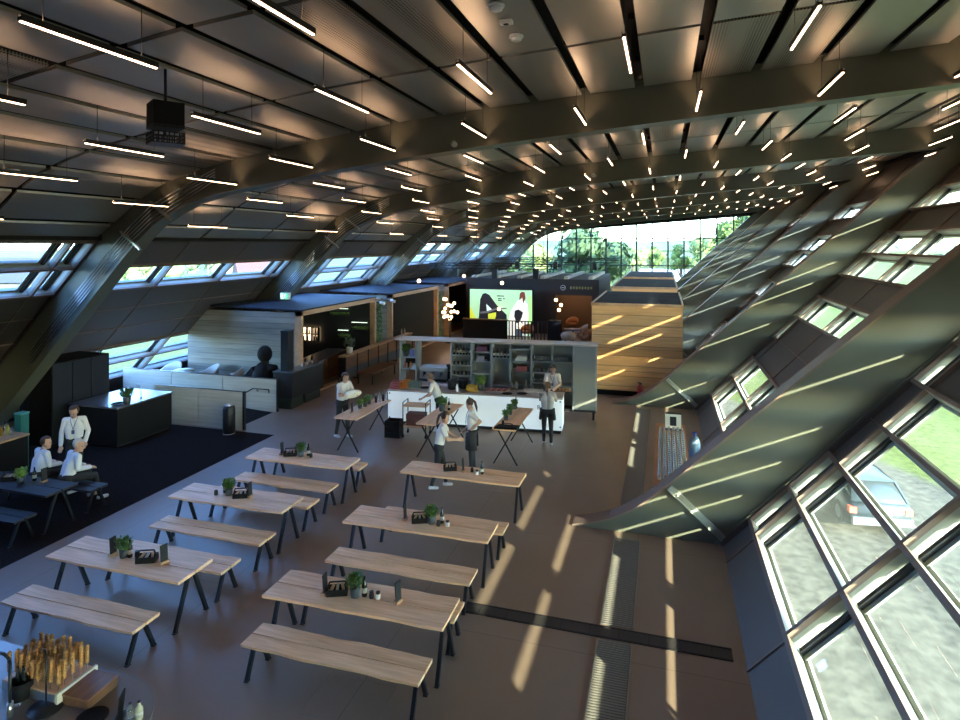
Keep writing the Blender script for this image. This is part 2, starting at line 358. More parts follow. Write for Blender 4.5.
DEPTH = .272
def inclined_wall(side, rows, kinds, bay, glass):
    """rows: boundaries along the slope; kinds(row, col) -> 'W' or 'S'. Solid panels and window frames of one bay."""
    Yk, Yn = FY[bay] + FW, FY[bay + 1]
    cols = [Yk, Yn - 6.1, Yn - 3.35, Yn - .6, Yn]
    if side > 0:
        ang = math.atan(RS); base = Vector((RX0 + .13, 0, 0)); d = Vector((math.cos(ang), 0, math.sin(ang))); nrm = Vector((math.sin(ang), 0, -math.cos(ang)))
    else:
        ang = math.atan(LS); base = Vector((LX0 - 5.35 / LS, 0, 0)); d = Vector((math.cos(ang), 0, math.sin(ang))); nrm = Vector((-math.sin(ang), 0, math.cos(ang)))
    Yv = Vector((0, 1, 0))
    def blk(mb, s0, s1, y0, y1, t0, t1, m=0):
        P = [base + d * s + nrm * t + Yv * y for y in (y0, y1) for s, t in ((s0, t0), (s1, t0), (s1, t1), (s0, t1))]
        mb.add(P, [(3, 2, 1, 0), (4, 5, 6, 7), (0, 1, 5, 4), (1, 2, 6, 5), (2, 3, 7, 6), (3, 0, 4, 7)], m)
    pan, fr, gl = MB(), MB(), MB()
    nr = len(rows) - 1
    K = [[kinds(r, c) for c in range(4)] for r in range(nr)]
    for r in range(nr):
        for c in range(4):
            s0, s1, y0, y1 = rows[r], rows[r + 1], cols[c], cols[c + 1]
            if K[r][c] == 'S':
                blk(pan, s0 + .02, s1 - .02, y0 + .02, y1 - .02, .02, .07); blk(pan, s0, s1, y0, y1, .09, DEPTH)
            else:
                blk(gl, s0 + .03, s1 - .03, y0 + .03, y1 - .03, DEPTH * .62, DEPTH * .62 + .01)
                for sa in (s0 + .03, s1 - .08): blk(fr, sa, sa + .05, y0 + .05, y1 - .05, DEPTH * .55, DEPTH * .75, 1)
                for ya in (y0 + .035, y1 - .075): blk(fr, s0 + .05, s1 - .05, ya, ya + .04, DEPTH * .55, DEPTH * .70, 1)
                blk(fr, s0 + .05, s1 - .05, y1 - .22, y1 - .15, DEPTH * .3, DEPTH * .5, 2); blk(fr, s0 + .05, s1 - .05, y1 - .30, y1 - .22, DEPTH * .5, DEPTH * .6, 3)      # vent flap beside the far mullion
    for r in range(nr + 1):                                     # rails along the hall
        for c in range(4):
            if (r < nr and K[r][c] == 'W') or (r > 0 and K[r - 1][c] == 'W'):
                s = rows[r]
                blk(fr, s - .035, s + .035, cols[c], cols[c + 1], -.05, .02, 0)
                blk(fr, s - .03, s + .03, cols[c], cols[c + 1], .02, DEPTH, 1)
            elif 0 < r < nr: blk(fr, rows[r] - .012, rows[r] + .012, cols[c], cols[c + 1], .0, .03, 0)
    for r in range(nr):
        for c in range(5):
            near = [K[r][k] for k in (c - 1, c) if 0 <= k < 4]
            if 'W' in near:
                blk(fr, rows[r], rows[r + 1], cols[c] - .035, cols[c] + .035, -.05, .02, 0)
                blk(fr, rows[r], rows[r + 1], cols[c] - .03, cols[c] + .03, .02, .12, 1)
                blk(fr, rows[r], rows[r + 1], cols[c] - .03, cols[c] + .03, .25, DEPTH, 1)
            elif 0 < c < 4: blk(fr, rows[r], rows[r + 1], cols[c] - .012, cols[c] + .012, .0, .03, 0)
    blk(pan, 0, rows[-1], Yn, FY[bay + 1] + FW, -.06, DEPTH)
    if bay == 0: blk(pan, 0, rows[-1], FY[0] - .35, FY[0] + FW, -.06, DEPTH)
    return pan, fr, gl
RROWS = [0.0] + [.70 + .9 * k for k in range(13)]
RROWS[-1] = 12.35 if RROWS[-1] < 12.35 else RROWS[-1]
def kinds_right(bay):
    def k(r, c):
        if r == 0: return 'S'
        i = r - 1
        if bay <= 1:
            if bay == 0: return 'W' if i in (0, 1, 2, 3) and not (c == 3 and i > 1) else 'S'
            if c == 3: return 'W' if i in (0, 1, 4, 5) else 'S'
            return 'W' if i in (0, 1, 2, 3) or (i == 5 and c == 2) else 'S'
        if c == 3 and i == 3: return 'W'
        return 'W' if i in (0, 1, 4, 6, 7, 9) else 'S'
    return k
ZTOP = [5.47, 4.80, 4.13, 3.46, 2.79, 2.12, 1.45, .78, 0.0]
LROWS = [z / math.sin(math.atan(LS)) for z in ZTOP[::-1]]
def kinds_left(bay):
    W = {0: (0, 1), 1: (0, 1), 2: (1, 5, 6), 3: (1, 2, 5), 4: (0, 1), 5: (0, 1), 6: (0, 1)}[bay]
    return lambda r, c: 'W' if (7 - r) in W else 'S'
wn_no = 1
for bay in range(len(FY) - 1):
    for side, rows, kd in ((1, RROWS, kinds_right(bay)), (-1, LROWS, kinds_left(bay))):
        pan, fr, gl = inclined_wall(side, rows, kd, bay, None)
        sname = 'right' if side > 0 else 'left'
        struct(pan, 'wall_' + sname, [M_PANEL])
        wo = struct(fr, 'window_%d' % wn_no, [M_STEELD, M_REVEAL, M_BLACK, M_SASH]); wn_no += 1
        gl.build('window_glass', M_GLASSD if side > 0 and bay <= 2 else M_GLASS, wo)
# end wall behind the camera, closed
mb = MB(); mb.prism([(x, FY[0] - .1, z) for x, z in [(-19.06, 0), (-14.2, 5.4)] + [(x, z + .5) for x, z in PROF[::-1]] + [(10.8, 9.6), (2.2, 0)]], (0, -.2, 0)); struct(mb, 'wall_rear', [M_PANEL])
# far glazing
ye = FY[-1] + FW
def ends(z): return (max(-19.06 + z / LS, -19.06), RX0 + z / RS)
mb = MB(); gl = MB()
for k in range(-15, 10):
    x = .35 + k * 1.40
    zt = min(ceilz(max(-13.4, min(9, x))), 5.35 + LS * (x - LX0)) if x < -13 else ceilz(min(9, x))
    zb = max(0, RS * (x - RX0))
    if zt - zb > .3: mb.bb((x - .065, ye, zb), (x + .065, ye + .16, zt))
for z in (1.1, 3.4, 5.9): a, b = ends(z); mb.bb((a, ye + .02, z - .045), (b, ye + .14, z + .045))
hd = [(x, z) for x, z in PROF] + [(x, 7.32 + (x + .43) * .075 if x > -8.7 else z - .45) for x, z in PROF[::-1]]
mb.prism([(x, ye, z) for x, z in hd], (0, .2, 0))
wo = struct(mb, 'window_%d' % wn_no, [M_DARK])
gl.prism([(x, ye + .08, z) for x, z in [(-19.0, 0.02), (-13.6, 5.3)] + PROF[::-1] + [(.86, .02)]], (0, .012, 0)); gl.build('window_glass', M_GLASSF, wo)

# ------------------------------------------------------------------ floor
def floor_mat():
    m = bpy.data.materials.new('floor_tile'); m.use_nodes = True
    n, l = m.node_tree.nodes, m.node_tree.links; b = n['Principled BSDF']
    tc = n.new('ShaderNodeTexCoord')
    nt = n.new('ShaderNodeTexNoise'); nt.inputs['Scale'].default_value = .35; nt.inputs['Detail'].default_value = 6
    l.new(tc.outputs['Object'], nt.inputs['Vector'])
    rp = n.new('ShaderNodeValToRGB'); rp.color_ramp.elements[0].position = .3; rp.color_ramp.elements[1].position = .72
    rp.color_ramp.elements[0].color = (.20, .140, .100, 1); rp.color_ramp.elements[1].color = (.27, .192, .14, 1)
    l.new(nt.outputs['Fac'], rp.inputs[0])
    mp = n.new('ShaderNodeMapping'); mp.inputs['Location'].default_value = (.45, 1.2, 0); l.new(tc.outputs['Object'], mp.inputs[0])
    br = n.new('ShaderNodeTexBrick'); br.offset = 0; br.inputs['Scale'].default_value = 1; br.inputs['Mortar Size'].default_value = .006
    br.inputs['Brick Width'].default_value = 3.1; br.inputs['Row Height'].default_value = 3.1
    br.inputs['Color1'].default_value = (1, 1, 1, 1); br.inputs['Color2'].default_value = (1, 1, 1, 1); br.inputs['Mortar'].default_value = (.62, .62, .62, 1)
    l.new(mp.outputs[0], br.inputs['Vector'])
    mx = n.new('ShaderNodeMix'); mx.data_type = 'RGBA'; mx.blend_type = 'MULTIPLY'; mx.inputs[0].default_value = 1
    l.new(rp.outputs[0], mx.inputs[6]); l.new(br.outputs['Color'], mx.inputs[7]); l.new(mx.outputs[2], b.inputs['Base Color'])
    n3 = n.new('ShaderNodeTexNoise'); n3.inputs['Scale'].default_value = 1.3; n3.inputs['Detail'].default_value = 5; l.new(tc.outputs['Object'], n3.inputs['Vector'])
    mr = n.new('ShaderNodeMapRange'); mr.inputs[3].default_value = .30; mr.inputs[4].default_value = .48; l.new(n3.outputs['Fac'], mr.inputs[0]); l.new(mr.outputs[0], b.inputs['Roughness'])
    b.inputs['Specular IOR Level'].default_value = .5
    return m
mb = MB(); mb.bb((-19.6, FY[0] - .3, -.35), (RX0 + .35, FY[-1] + .6, 0)); struct(mb, 'floor', [floor_mat()])
mb = MB(); mb.bb((-19.6, FY[0], 0), (-18.98, FY[-1], .22)); struct(mb, 'baseboard_left', [M_DARK])
M_CARPET = mat('dark_carpet', (.022, .020, .020), .97, noise=((40, 40, 40), .5, 3), spec=.0)
mb = MB(); mb.bb((-17.5, 2.9, .0), (-10.55, 14.83, .003)); tag(mb.build('carpet', M_CARPET), 'dark charcoal carpet area under the black tables along left side', 'carpet')
M_TRENCH = mat('trench_cover', (.028, .024, .022), .6)
mb = MB(); mb.bb((-2.9, 8.5, .0), (RX0, 8.74, .008), 0)
for y in (8.5, 8.735): mb.bb((-2.9, y - .012, 0), (RX0, y + .012, .014), 1)
for k in range(9): mb.bb((-2.6 + k * .4, 8.52, .008), (-2.59 + k * .4, 8.72, .011), 1)
struct(mb, 'floor_trench', [M_TRENCH, M_DARK])
M_GRATE = mat('floor_grille', (.26, .24, .21), .4, .4)
def grille(y0, y1, label, step):
    g = MB(); g.bb((-.88, y0, .0), (-.41, y1, .004), 1)
    y = y0
    while y < y1: g.bb((-.86, y, .004), (-.43, y + step * .45, .016), 0); y += step
    for x in (-.88, -.425): g.bb((x, y0, 0), (x + .018, y1, .018), 0)
    tag(g.build('floor_grille', [M_GRATE, M_TRENCH]), label, 'grille', 'floor air grilles along the right wall')
grille(3.6, 8.42, 'slotted metal floor grille in front of the dark trench strip', .045)
grille(8.8, 11.45, 'floor grille between trench strip and the large curved beam foot', .05)
grille(12.4, 20.6, 'long floor grille running behind the nearest curved beam foot', .06)
grille(21.8, 30.0, 'floor grille beside the timber pavilion wall', .08)
for (px, py, lab) in ((492, 497, 'thin square floor hatch outline below the table nearest the bar'), (350, 700, 'thin square floor hatch outline beneath the front right bench')):
    c = at(px, py); g = MB()
    for sx, sy, wx, wy in ((0, -.35, .9, .015), (0, .35, .9, .015), (-.45, 0, .015, .7), (.45, 0, .015, .7)): g.bb((sx - wx / 2, sy - wy / 2, 0), (sx + wx / 2, sy + wy / 2, .004))
    tag(g.build('floor_hatch', mat('hatch_edge', (.22, .18, .15), .5), loc=c), lab, 'hatch')


# ------------------------------------------------------------------ outside
def ground_mat():
    m = bpy.data.materials.new('outside_ground'); m.use_nodes = True
    n, l = m.node_tree.nodes, m.node_tree.links; b = n['Principled BSDF']; b.inputs['Roughness'].default_value = .95; b.inputs['Specular IOR Level'].default_value = .1
    tc = n.new('ShaderNodeTexCoord'); sp = n.new('ShaderNodeSeparateXYZ'); l.new(tc.outputs['Object'], sp.inputs[0])
    nt = n.new('ShaderNodeTexNoise'); nt.inputs['Scale'].default_value = 3.5; nt.inputs['Detail'].default_value = 10; l.new(tc.outputs['Object'], nt.inputs['Vector'])
    g1 = n.new('ShaderNodeValToRGB'); g1.color_ramp.elements[0].color = (.05, .045, .034, 1); g1.color_ramp.elements[1].color = (.092, .083, .062, 1)
    g1.color_ramp.elements[0].position = .35; g1.color_ramp.elements[1].position = .62; l.new(nt.outputs['Fac'], g1.inputs[0])
    g2 = n.new('ShaderNodeValToRGB'); g2.color_ramp.elements[0].color = (.052, .066, .010, 1); g2.color_ramp.elements[1].color = (.10, .112, .026, 1)
    g2.color_ramp.elements[0].position = .35; g2.color_ramp.elements[1].position = .65; l.new(nt.outputs['Fac'], g2.inputs[0])
    # gravel yard beside the building, lawn beyond a slanting edge
    ma = n.new('ShaderNodeMath'); ma.operation = 'MULTIPLY_ADD'; l.new(sp.outputs[0], ma.inputs[0]); ma.inputs[1].default_value = 1.0; ma.inputs[2].default_value = 0.0
    ad = n.new('ShaderNodeMath'); ad.operation = 'MULTIPLY_ADD'; l.new(sp.outputs[1], ad.inputs[0]); ad.inputs[1].default_value = .55; l.new(ma.outputs[0], ad.inputs[2])
    ed = n.new('ShaderNodeMapRange'); ed.inputs[1].default_value = 23.6; ed.inputs[2].default_value = 24.4; l.new(ad.outputs[0], ed.inputs[0])
    lf = n.new('ShaderNodeMapRange'); lf.inputs[1].default_value = -24; lf.inputs[2].default_value = -26; l.new(sp.outputs[0], lf.inputs[0])
    mx_ = n.new('ShaderNodeMath'); mx_.operation = 'MAXIMUM'; l.new(ed.outputs[0], mx_.inputs[0]); l.new(lf.outputs[0], mx_.inputs[1])
    mx = n.new('ShaderNodeMix'); mx.data_type = 'RGBA'; l.new(mx_.outputs[0], mx.inputs[0]); l.new(g1.outputs[0], mx.inputs[6]); l.new(g2.outputs[0], mx.inputs[7])
    l.new(mx.outputs[2], b.inputs['Base Color'])
    return m
GZ = -3.4
mb = MB(); mb.quad([(-900, -300, GZ), (600, -300, GZ), (600, 1500, GZ), (-900, 1500, GZ)]); struct(mb, 'ground', [ground_mat()])
# distant hills: low ridge meshes
hm = mat('far_woods', (.13, .19, .13), .95, noise=((.03, .03, .03), .3, 5))
for (y, x0, x1, h, seed) in ((900, -900, 800, 16, 3), (420, -500, 500, 5, 9)):
    rnd = random.Random(seed); mb = MB(); N = 60; P = []
    ph = [rnd.random() * 6 for _ in range(5)]
    for i in range(N + 1):
        x = lerp(x0, x1, i / N); z = h * (.65 + .2 * math.sin(i * .23 + ph[0]) + .12 * math.sin(i * .7 + ph[1]) + .06 * math.sin(i * 1.9 + ph[2]))
        P.append((x, z))
    for (xa, za), (xb, zb) in zip(P, P[1:]):
        mb.quad([(xa, y, GZ), (xb, y, GZ), (xb, y + 30, GZ + za), (xa, y + 30, GZ + za)]); mb.quad([(xa, y + 30, GZ + za), (xb, y + 30, GZ + zb), (xb, y + 120, GZ), (xa, y + 120, GZ)])
    struct(mb, 'hills', [hm])
def leaf_crown(mb, c, r, sc, n, size, rnd, m=0):
    blobs = []
    for k in range(16):
        d = Vector((rnd.gauss(0, 1), rnd.gauss(0, 1), rnd.gauss(0, 1))).normalized() * r * (.35 + .5 * rnd.random())
        blobs.append((Vector((d.x * sc[0], d.y * sc[1], d.z * sc[2])), r * (.3 + .22 * rnd.random())))
    for k in range(n):
        b, br = blobs[k % len(blobs)]
        d = Vector((rnd.gauss(0, 1), rnd.gauss(0, 1), rnd.gauss(0, 1))).normalized()
        p = Vector(c) + b + d * br * (.75 + .3 * rnd.random())
        nrm = (d + Vector((rnd.gauss(0, .5), rnd.gauss(0, .5), rnd.gauss(0, .5)))).normalized(); x = nrm.orthogonal().normalized(); y = nrm.cross(x); s = size * (.6 + .8 * rnd.random())
        mb.add([p - x * s, p - y * s * .6, p + x * s, p + y * s * .6], [(0, 1, 2, 3)], m)
    for b, br in blobs: mb.ball(Vector(c) + b, br * .72, m, 6)
LEAFM = [mat('crown_mid', (.13, .18, .045), .8, noise=((.8, .8, .8), .35, 3)), mat('crown_pale', (.25, .29, .10), .8, noise=((.8, .8, .8), .3, 3)), mat('crown_dark', (.075, .13, .055), .8, noise=((.8, .8, .8), .35, 3))]
M_BARK = mat('bark', (.12, .09, .06), .9)
def tree(x, y, h, r, kind, label, sc=(1, 1, .9), n=1500, group='trees beyond the end glazing'):
    rnd = random.Random(int(x * 10 + y)); t = thing('tree', label, 'tree', (x, y, GZ), 0, group)
    mb = MB(); leaf_crown(mb, (0, 0, h - r * sc[2]), r, sc, n, r * .085, rnd); mb.build('crown', LEAFM[kind], t)
    tr = MB(); tr.tube((0, 0, 0), (.1, 0, h * .65), .035 * h, 8, 0, .015 * h)
    for a in range(4): tr.tube((0, 0, h * (.3 + .08 * a)), (math.cos(a * 1.7) * r * .6, math.sin(a * 1.7) * r * .6, h * (.55 + .08 * a)), .012 * h, 6, 0, .005 * h)
    tr.build('trunk', M_BARK, t)
def treeat(px, D, ytop, rpx, kind, label, sc=(1, 1, .95), n=1500):
    r = ray(px, HOR); p = r * (D / r.y); d = -p.x * SA + p.y * CA
    z = CAMH + (HOR - ytop) * d / FPX
    tree(p.x, p.y, z - GZ, rpx * d / FPX, kind, label, sc, n)
treeat(590, 72, 231, 37, 2, 'broad blue-green tree behind the end glazing, largest beside the left mullions', (1.05, 1, .8), 3200)
treeat(531, 92, 240, 22, 1, 'pale yellow-green tree at far left of the end glazing', (1, 1, 1.1), 1500)
treeat(516, 80, 252, 18, 1, 'pale low tree at the extreme left corner of the end glazing', (1, 1, 1), 1100)
treeat(738, 74, 212, 26, 0, 'tall green tree touching the sloping right edge of the end glazing', (1, 1, 1), 2200)
treeat(712, 88, 236, 22, 1, 'light green rounded tree left of the tall tree by the right edge', (1, 1, 1), 1500)
treeat(681, 90, 243, 12, 0, 'small narrow green tree above the timber pavilion roof', (.8, .8, 1.3), 1100)
treeat(633, 120, 247, 13, 1, 'light bushy tree right of the broad blue-green tree', (1.2, 1, .8), 900)
treeat(650, 150, 249, 14, 0, 'distant tree line clump above the white flat building', (1.6, 1, .6), 900)
treeat(700, 160, 252, 12, 0, 'distant clump of trees behind the small narrow tree', (1.5, 1, .7), 800)
b = thing('flat_building', 'long low white building outside beyond the end glazing', 'building', (12, 118, GZ))
mb = MB(); mb.bb((-16, -6, 0), (16, 6, 3.4)); mb.build('wall', M_WHITE, b); mb = MB(); mb.bb((-16.4, -6.4, 3.4), (16.4, 6.4, 3.9)); mb.build('roof', mat('roof_pale', (.6, .62, .64), .7), b)
mb = MB()
for k in range(10): mb.bb((-15 + k * 3, -6.06, 1), (-13.2 + k * 3, -6.0, 2.4))
mb.build('window', M_DARK, b)
# houses and trees seen through the left windows
for k, (x, y, wd, h, lab) in enumerate(((-62, 32, 9, 6, 'pale house beyond the fields left, nearest gable'), (-84, 60, 12, 7, 'long pale house further out beyond the fields left'), (-70, 96, 10, 6, 'small house far beyond the left windows near the hedge'))):
    hb = thing('house', lab + (' with brick red roof' if k != 1 else ' with grey roof'), 'house', (x, y, GZ), .4 * k)
    mb = MB(); mb.bb((-wd / 2, -4, 0), (wd / 2, 4, h * .55)); mb.build('wall', mat('house_wall', (.075, .068, .05), .85, spec=.1), hb)
    mb = MB(); mb.prism([(-wd / 2 - .4, -4.5, h * .55), (-wd / 2 - .4, 4.5, h * .55), (-wd / 2 - .4, 0, h)], (wd + .8, 0, 0)); mb.build('roof', mat('roof_red', (.10, .045, .03), .85, spec=.1) if k != 1 else mat('roof_slate', (.04, .04, .042), .85, spec=.1), hb)
for k, (x, y, h, r) in enumerate(((-75, 18, 9, 5), (-90, 42, 10, 6), (-78, 75, 9, 5), (-95, 110, 11, 7), (-110, 20, 10, 7))):
    tree(x, y, h, r, k % 2, 'tree beyond the left windows, %s from the camera end' % ORD[k], (1.2, 1.2, .8), 500, 'trees outside the left windows')

# parked car below the right windows
cr = at(882, 535, GZ); 
car = thing('car', 'dark blue-grey estate car parked on gravel below the right windows', 'car', (cr.x, cr.y, GZ), math.radians(8))
M_CAR = mat('car_paint', (.014, .02, .026), .4, .0); M_CARG = mat('car_glass', (.03, .04, .045), .15, 0, spec=.3)
def hull(sec, m, mb):
    """sec: list of (y, [(x,z)...]) cross sections lofted"""
    n = len(sec[0][1]); vs = [(x, y, z) for y, ps in sec for x, z in ps]
    fs = [(k * n + i, k * n + (i + 1) % n, (k + 1) * n + (i + 1) % n, (k + 1) * n + i) for k in range(len(sec) - 1) for i in range(n)]
    fs += [tuple(range(n)), tuple(range((len(sec) - 1) * n, len(sec) * n))]
    mb.add(vs, fs, m, True)
def sect(wd, z0, z1, wt): return [(-wd, z0), (-wd * 1.02, (z0 + z1) / 2), (-wt, z1), (wt, z1), (wd * 1.02, (z0 + z1) / 2), (wd, z0)]
mb = MB(); hull([(0, sect(.80, .32, .82, .74)), (.12, sect(.86, .25, .92, .80)), (1.2, sect(.88, .22, .95, .82)), (3.0, sect(.88, .22, .95, .82)), (4.0, sect(.86, .24, .86, .76)), (4.45, sect(.76, .3, .66, .62))], 0, mb); mb.build('body', M_CAR, car)
mb = MB(); hull([(.10, sect(.74, .88, .95, .70)), (.55, sect(.76, .9, 1.42, .58)), (1.6, sect(.77, .92, 1.46, .60)), (2.5, sect(.77, .92, 1.42, .58)), (3.25, sect(.74, .9, .97, .66))], 0, mb); mb.build('cabin_glass', M_CARG, car)
mb = MB(); mb.prism([(-.58, .50, 1.425), (.58, .50, 1.425), (.62, 1.6, 1.475), (.58, 2.45, 1.435), (-.58, 2.45, 1.435), (-.62, 1.6, 1.475)], (0, 0, .03))
for s in (-1, 1):
    for (ya, za, yb, zb) in ((.12, .93, .55, 1.43), (1.25, .95, 1.3, 1.45), (2.1, .95, 2.1, 1.44), (3.2, .96, 2.5, 1.43)): mb.bar((s * .77, ya, za), (s * .60, yb, zb), .07, .07)
mb.build('roof', M_CAR, car)
mb = MB(); mb.bb((-.84, -.08, .30), (.84, .14, .52)); mb.build('bumper', mat('bumper_grey', (.10, .11, .115), .6), car)
for s in (-1, 1):
    mb = MB(); mb.bb((s * .78 - .13, -.02, .62), (s * .78 + .07, .16, .80)); tag(mb.build('tail_light', mat('tail_red', (.75, .10, .05), .3), car), 'red tail light')
mb = MB(); mb.bb((-.27, -.03, .60), (.27, .02, .72)); mb.build('number_plate', M_WHITE, car)
for s in (-1, 1):
    for y in (.85, 3.6):
        mb = MB(); mb.tube((s * .70, y, .32), (s * .90, y, .32), .32, 18); wh = mb.build('wheel', M_BLACKM, car)
        mb = MB(); mb.tube((s * .895, y, .32), (s * .905, y, .32), .2, 14); mb.build('rim', M_STAIN, wh)

# ------------------------------------------------------------------ pendant tube lamps under the ceiling
M_LAMP = mat('lamp_tube', (1, .9, .8), .4, emit=(1.0, .60, .36), es=9)
M_UP = mat('lamp_uplight', (1, .9, .8), .4, emit=(1.0, .62, .37), es=40)
def lamp(L):
    t = thing('pendant_lamp', 'x', 'lamp')
    mb = MB(); mb.bb((-.018, -L / 2, 0), (.018, L / 2, .034))
    for q in (-1, 1): mb.bb((q * .020 - .003, -L / 2, 0), (q * .020 + .003, L / 2, .062))
    mb.build('housing', M_BLACK, t)
    mb = MB(); mb.bb((-.013, -L / 2 + .01, -.011), (.013, L / 2 - .01, 0)); mb.bb((-.016, -L / 2 + .02, .0342), (.016, L / 2 - .02, .037), 1); tag(mb.build('diffuser', [M_LAMP, M_UP], t), 'glowing warm white tube')
    for s in (-1, 1):
        mb = MB(); mb.tube((0, s * L * .36, .045), (0, s * L * .36, .66), .004, 5); mb.build('cable', M_DARK, t)
    return t
L0 = lamp(1.5); first = True
SIDE = ['before first beam', 'behind first beam', 'behind second beam', 'behind third beam', 'behind fourth beam', 'last bay before end glazing']
cnt = {}
for j in range(-12, 10):
    a = A0 - j * PITCH
    if a < .6 or a > ARC[-1] - .3: continue
    x, z = arcpt(a)
    k = 0
    for q in range(-1, 9):
        y = 7.75 + 6.2 * q + (3.1 if j % 2 else 0)
        if y < 3.5 or y > 57.2: continue
        if min(abs(y - f) for f in FY) < .5: y += .35
        bay = sum(1 for f in FY[2:-1] if y > f)
        kk = cnt.get((j, bay), 0); cnt[(j, bay)] = kk + 1
        lab = 'pendant tube, %s row from left wall, %s, %s' % (ORD[j + 12], ['nearer', 'farther'][min(kk, 1)], SIDE[min(bay, 5)])
        if first: o = L0; o.location = (x, y, z - .58); o['label'] = lab; o['group'] = 'pendant tube lamps'; first = False
        else: o = dup(L0, (x, y, z - .58), 0, lab, 'pendant tube lamps')

# ------------------------------------------------------------------ timber pavilions in a row
PVX0, PVX1, PVZ = -2.48, .62, 3.30
M_ROOFP = mat('pavilion_roof', (.035, .038, .045), .9, .0, noise=((.5, .5, .5), .2, 2), spec=.12)
for k, (y0, y1, lab) in enumerate(((22.1, 28.0, 'nearest planked timber pavilion with dark flat roof and sun stripes'), (30.85, 38.4, 'second timber pavilion behind the nearest one, mostly hidden'), (40.2, 48.7, 'farthest timber pavilion close to the end glazing'))):
    t = thing('timber_pavilion', lab, 'pavilion', ((PVX0 + PVX1) / 2, y0, 0), 0, 'timber pavilions in a row')
    hw, L = (PVX1 - PVX0) / 2, y1 - y0
    mb = MB(); mb.bb((-hw, 0, .22), (hw, L, PVZ - .1)); mb.build('wall', M_PLANK, t)
    mb = MB(); mb.bb((-hw + .12, .15, 0), (hw - .12, L - .1, .22)); mb.build('plinth', M_BLACKM, t)
    mb = MB(); mb.bb((-hw + .05, .05, PVZ - .1), (hw - .05, L - .05, PVZ - .02)); mb.build('roof', M_ROOFP, t)
    mb = MB()
    for s in (-1, 1): mb.bb((s * hw - .03, 0, PVZ - .12), (s * hw + .03, L, PVZ))
    mb.bb((-hw, -.02, PVZ - .1), (hw, .04, PVZ)); mb.build('roof_edge', M_OAKY, t)
    if k == 0:
        mb = MB()
        for z in (.9, 1.7, 2.5): mb.bb((-hw, -.006, z), (hw, .002, z + .012))
        mb.build('seam', M_WALNUT, t)

# ------------------------------------------------------------------ dining tables and benches
M_LEG = mat('leg_metal', (.016, .02, .026), .45, .4)
def plank_top(L, W, th, gap, rnd, wob):
    mb = MB(); N = 26
    for s in (-1, 1):
        P = []
        for i in range(N + 1):
            x = -L / 2 + L * i / N; P.append((x, s * gap / 2))
        Q = []
        ph = rnd.random() * 6
        for i in range(N + 1):
            x = -L / 2 + L * i / N; Q.append((x, s * (W / 2 + wob * (math.sin(x * 5.1 + ph) + .6 * math.sin(x * 11 + ph * 2) + .4 * rnd.uniform(-1, 1)))))
        for i in range(N):
            a, b, c, d = P[i], P[i + 1], Q[i + 1], Q[i]
            c2, d2 = (c[0], c[1] - s * .015), (d[0], d[1] - s * .015)
            v = [(a[0], a[1], 0), (b[0], b[1], 0), (c[0], c[1], 0), (d[0], d[1], 0), (a[0], a[1], -th), (b[0], b[1], -th), (c2[0], c2[1], -th), (d2[0], d2[1], -th)]
            mb.add(v, [(0, 1, 2, 3), (7, 6, 5, 4), (3, 2, 6, 7), (0, 4, 5, 1)] + ([(0, 3, 7, 4)] if i == 0 else []) + ([(1, 5, 6, 2)] if i == N - 1 else []))
    return mb
def bench_like(name, label, cat, x, y, L, W, H, spread, top, legm, rnd, wob, group, rz=0.0):
    t = thing(name, label, cat, (x, y, 0), rz, group)
    tp = plank_top(L, W, .042, .02, rnd, wob)
    o = tp.build('tabletop' if cat == 'table' else 'seat', top, t); o.location = (0, 0, H)
    mb = MB(); mb.bb((-L / 2 + .03, -.035, H - .056), (L / 2 - .03, .035, H - .043)); mb.build('seam_backing', legm, t)  # dark strip added below the board gap so the seam stays dark
    for s in (-1, 1):
        ax = s * (L / 2 - .085)
        for q in (-1, 1):
            mb = MB(); mb.bar((ax, q * .05, H - .045), (ax, q * spread / 2, .012), .045, .045, 0, up=(1, 0, 0)); mb.bb((ax - .027, q * spread / 2 - .03, 0), (ax + .027, q * spread / 2 + .03, .014)); mb.build('leg', legm, t)
        mb = MB(); mb.bb((ax - .05, -W * .42, H - .052), (ax + .05, W * .42, H - .042)); mb.bb((ax - .03, -.08, H - .075), (ax + .03, .08, H - .05)); mb.build('leg_bracket', legm, t)
    return t
rn = random.Random(5)
TB = {'front left table': (-7.62, 7.17, 2.44), 'middle left table': (-7.57, 9.46, 2.42), 'rear left table': (-7.55, 11.62, 2.44),
      'front right table': (-3.84, 7.26, 2.54), 'middle right table': (-3.91, 9.49, 2.53), 'table nearest the bar': (-3.93, 11.81, 2.5)}
for k, (nm, (x, y, L)) in enumerate(TB.items()):
    lab = {'front left table': 'pale oak trestle dining table, nearest the camera in the left row', 'middle left table': 'oak dining table in the middle of the left row',
           'rear left table': 'sunlit oak dining table farthest back in the left row', 'front right table': 'oak dining table nearest the camera in the right row',
           'middle right table': 'oak dining table in the middle of the right row', 'table nearest the bar': 'oak table farthest back in right row, no bench in front'}[nm]
    bench_like('dining_table', lab, 'table', x, y, L, .67, .74, .60, M_OAK, M_LEG, rn, .008, 'oak dining tables in two rows', .01 if k in (1, 2, 3, 4) else 0.0)
